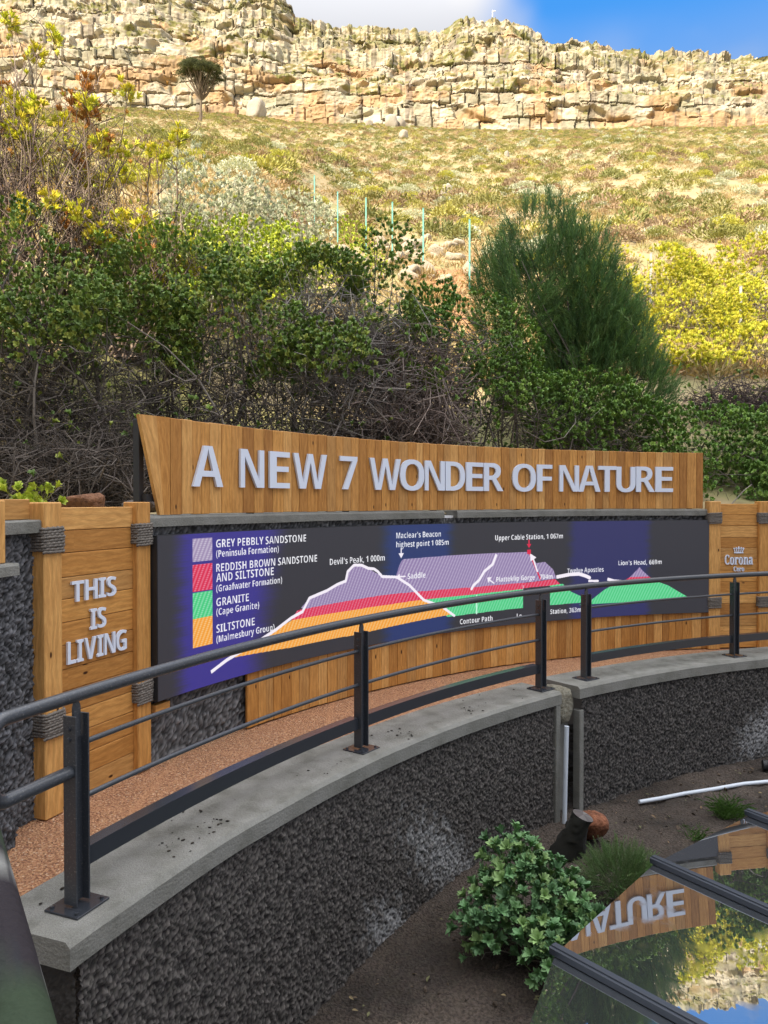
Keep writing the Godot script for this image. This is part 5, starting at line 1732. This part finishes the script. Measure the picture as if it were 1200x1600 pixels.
func slope_things() -> void:
	# ---- low vegetation of the hillside
	var tuftm := clump(44, 0.34, 0.024, 3, 0.5)
	var shrubm := clump(150, 0.15, 0.07, 4, 0.8)
	var ts := []; var cs := []
	var gold := [Color(0.48, 0.365, 0.17), Color(0.41, 0.325, 0.15), Color(0.51, 0.405, 0.22), Color(0.35, 0.31, 0.125), Color(0.45, 0.305, 0.16)]
	for i in 26000:
		var u := rng.randf_range(-0.72, 0.72)
		var z := 16.0 + pow(rng.randf(), 1.25) * 540.0
		var x := u * z
		var s := rng.randf_range(0.4, 0.9) * (1.0 + z * 0.0022)
		ts.append(Transform3D(Basis(Vector3.UP, rng.randf() * TAU).scaled_local(Vector3(s, s * rng.randf_range(0.7, 1.1), s)), at(x, EYE + gh(x, z) - 0.03, z)))
		cs.append(mixc(gold))
	tag(mm("hillside_grass", tuftm, M.grass, self, ts, cs), "dry golden grass covering the mountain slope", "grass", "", "stuff")
	ts = []; cs = []
	var kinds := [Color(0.29, 0.28, 0.095), Color(0.34, 0.31, 0.11), Color(0.56, 0.57, 0.43), Color(0.35, 0.25, 0.16), Color(0.23, 0.24, 0.085), Color(0.42, 0.39, 0.11)]
	for i in 8500:
		var u := rng.randf_range(-0.72, 0.72)
		var z := 34.0 + pow(rng.randf(), 1.1) * 520.0
		var x := u * z
		var nn := fbm.get_noise_2d(u * 700.0, 5.4 / z * 9000.0)
		if nn < -0.12 and rng.randf() < 0.6: continue
		var ki := rng.randi() % 6
		if ki == 2 and (nn < 0.0 or u < -0.12): ki = 0
		var s := rng.randf_range(0.6, 2.0) * (1.0 + z * 0.0016)
		ts.append(Transform3D(Basis(Vector3.UP, rng.randf() * TAU).scaled_local(Vector3(s, s * rng.randf_range(0.6, 1.0), s)), at(x, EYE + gh(x, z) + 0.02, z)))
		cs.append(mixc([kinds[ki]]))
	tag(mm("hillside_heath", shrubm, M.heath, self, ts, cs), "distant olive and silvery heath scattered over the mountain slope", "heath", "", "stuff")
	# ---- the nearest shrubs of the slope, one by one
	var sh := [["olive-green rounded shrub on the golden slope", Color(0.32, 0.32, 0.10)], ["yellow-green rounded shrub on the golden slope", Color(0.52, 0.50, 0.09)], ["silver-grey rounded shrub on the golden slope", Color(0.62, 0.63, 0.48)], ["brown dry rounded shrub on the golden slope", Color(0.38, 0.27, 0.18)]]
	var big := clump(950, 0.062, 0.032, 14, 0.8)
	var meshes := []
	for s in sh: meshes.append(tinted(big, s[1]))
	for i in 150:
		var u := rng.randf_range(-0.35, 0.52)
		var z := rng.randf_range(27.0, 105.0)
		if z < 38.0 and u > -0.11 and u < 0.14: continue
		var k := rng.randi() % 4
		var x := u * z
		var s := rng.randf_range(0.9, 2.5)
		var o := part("hillside_shrub", meshes[k], M.heath, self, Transform3D(Basis(Vector3.UP, rng.randf() * TAU).scaled_local(Vector3(s, s * rng.randf_range(0.65, 0.9), s)), at(x, EYE + gh(x, z), z)))
		tag(o, sh[k][0], "shrub", sh[k][0].get_slice(" ", 0) + " shrubs on the slope")
	# ---- boulders of the bank behind the fence posts
	var pale := []
	for i in 5: pale.append(tinted(rock_mesh(60 + i, 0.8), Color(0.52, 0.46, 0.36)))
	for i in 58:
		var f := rng.randf()
		var z := rng.randf_range(25.5, 35.0)
		var u := lerpf(-0.09, 0.10, f) + rng.randf_range(-0.012, 0.012)
		u += (z - 30.0) * -0.004
		var x := u * z
		var s := rng.randf_range(0.15, 0.55)
		var o := part("boulder", pale[i % 5], M.rock, self, Transform3D(Basis.from_euler(Vector3(rng.randf(), rng.randf() * 6, rng.randf())).scaled_local(Vector3(s, s * 0.8, s)), at(x, EYE + gh(x, z) + s * 0.2, z)))
		tag(o, "pale sandstone boulder in the bank behind the turquoise fence posts", "boulder", "boulders in the bank behind the fence posts")
	var ora := []
	for i in 3: ora.append(tinted(rock_mesh(80 + i, 0.85), Color(0.46, 0.27, 0.13)))
	for i in 46:
		var z := rng.randf_range(23.0, 25.5)
		var x := z * rng.randf_range(0.045, 0.118)
		var s := rng.randf_range(0.08, 0.22)
		var o := part("rubble_stone", ora[i % 3], M.rock, self, Transform3D(Basis.from_euler(Vector3(rng.randf(), rng.randf() * 6, rng.randf())).scaled_local(Vector3(s, s * 0.8, s)), at(x, EYE + gh(x, z) + s * 0.3, z)))
		tag(o, "small orange rubble stone in the heap below the fence posts", "stone", "orange rubble stones")
	# ---- fence posts
	var teal := mat(lin(0.16, 0.42, 0.36), 0.6)
	var grey := mat(lin(0.42, 0.43, 0.40), 0.7)
	for q in [[492, 34.5], [528, 32.0], [572, 30.0], [613, 28.6], [661, 27.0], [733, 24.6]]:
		var z: float = q[1]
		var x: float = (q[0] - 600.0) / 1200.0 * z
		fence_post(at(x, EYE + gh(x, z), z), 2.3, teal, "slim turquoise fence post standing by the pale boulders", "turquoise fence posts")
	for q in [[1015, 21.5, 1.9, "grey fence post beside the flat-topped yellow bush"], [1155, 18.5, 1.5, "short grey fence post between the yellow bushes"]]:
		var z: float = q[1]
		var x: float = (q[0] - 600.0) / 1200.0 * z
		var top: float = EYE + (782 - (398 if q[0] == 1015 else 450)) / 1200.0 * z
		fence_post(at(x, top - 3.0, z), 3.0, grey, q[3], "")
	# ---- umbrella pine below the cliff
	var pz := 250.0
	var px := (315.0 - 600.0) / 1200.0 * pz
	var foot := at(px, EYE + gh(px, pz) - 1.0, pz)
	var crown_y := EYE + (782.0 - 118.0) / 1200.0 * pz
	var t := thing("pine_tree", "lone umbrella pine standing at the foot of the cliff", "tree", foot)
	var b := MB.new()
	var fork := Vector3(foot.x + 0.3, lerpf(foot.y, crown_y, 0.45), foot.z)
	limb(b, foot, fork, 0.5, 0.36, 0.02, 5, 8, Color(0.16, 0.125, 0.09))
	var ts2 := []; var cs2 := []
	for i in 44:
		var a := rng.randf() * TAU
		var r := sqrt(rng.randf()) * 6.2
		var e := Vector3(fork.x + cos(a) * r, crown_y + 1.9 - r * r * 0.07 + rng.randf_range(-1.4, 0.3), fork.z + sin(a) * r)
		limb(b, fork, e, 0.2, 0.06, 0.08, 5, 4, Color(0.16, 0.125, 0.09))
		for k in 20:
			var o := rv() * Vector3(1.7, 0.9, 1.7)
			ts2.append(Transform3D(Basis(Vector3.UP, rng.randf() * TAU).scaled_local(Vector3.ONE * rng.randf_range(1.0, 1.9)), e + o - foot))
			cs2.append(mixc([Color(0.075, 0.09, 0.03), Color(0.10, 0.11, 0.035), Color(0.06, 0.075, 0.028)]))
	build("trunk", b, M.bark, t)
	mm("crown", clump(60, 0.22, 0.06, 33, 0.8), M.vrough, t, ts2, cs2).set_meta("kind", "stuff")
	# ---- boulders at the foot of the cliff
	for q in [[612, 207, 420.0, 6.2, 91, "large white boulder of a pair at the cliff's foot"], [624, 205, 424.0, 5.0, 92, "tall narrow white boulder of a pair at the cliff's foot"], [577, 208, 430.0, 3.4, 93, "small white boulder beside the pair at the cliff's foot"], [402, 182, 470.0, 9.0, 94, "broad pale block fallen below the cliff near the pine"], [630, 232, 200.0, 1.9, 95, "white slab on the slope below the pair of white boulders"], [697, 305, 62.0, 0.8, 96, "flat white slab above the turquoise fence posts"], [790, 256, 120.0, 0.7, 97, "small white stone alone on the upper slope"]]:
		var z: float = q[2]
		var x: float = (q[0] - 600.0) / 1200.0 * z
		var s: float = q[3]
		tag(part("white_boulder", tinted(rock_mesh(q[4], 1.0), Color(0.56, 0.52, 0.45)), M.rock, self, Transform3D(Basis(Vector3.UP, q[4]).scaled_local(Vector3(s * 0.8, s, s * 0.8)), at(x, EYE + gh(x, z) + s * 0.35, z))), q[5], "boulder")
	# ---- mast on the summit
	var mz := 668.0
	b = MB.new()
	b.tube(PackedVector3Array([at(0.14 * mz, EYE + 0.60 * mz, mz), at(0.14 * mz, EYE + 0.632 * mz, mz)]), 0.55, 0.4, 8, Color(0.7, 0.7, 0.7), true)
	b.cbox(Transform3D(Basis(), at(0.1415 * mz, EYE + 0.631 * mz, mz)), Vector3(3.0, 0.6, 0.6), 0.05, Vector2.ZERO, 1, Color(0.7, 0.7, 0.7))
	tag(build("summit_mast", b, M.vrough), "thin white mast standing on the summit", "mast")

func fence_post(foot: Vector3, h: float, m: Material, label: String, group: String) -> void:
	var b := MB.new()
	b.cbox(Transform3D(Basis(), foot + Vector3(0, h * 0.5 - 0.2, 0)), Vector3(0.055, h + 0.4, 0.055), 0.006)
	b.cbox(Transform3D(Basis(), foot + Vector3(0, h + 0.01, 0)), Vector3(0.065, 0.02, 0.065), 0.004)
	tag(build("fence_post", b, m), label, "post", group)
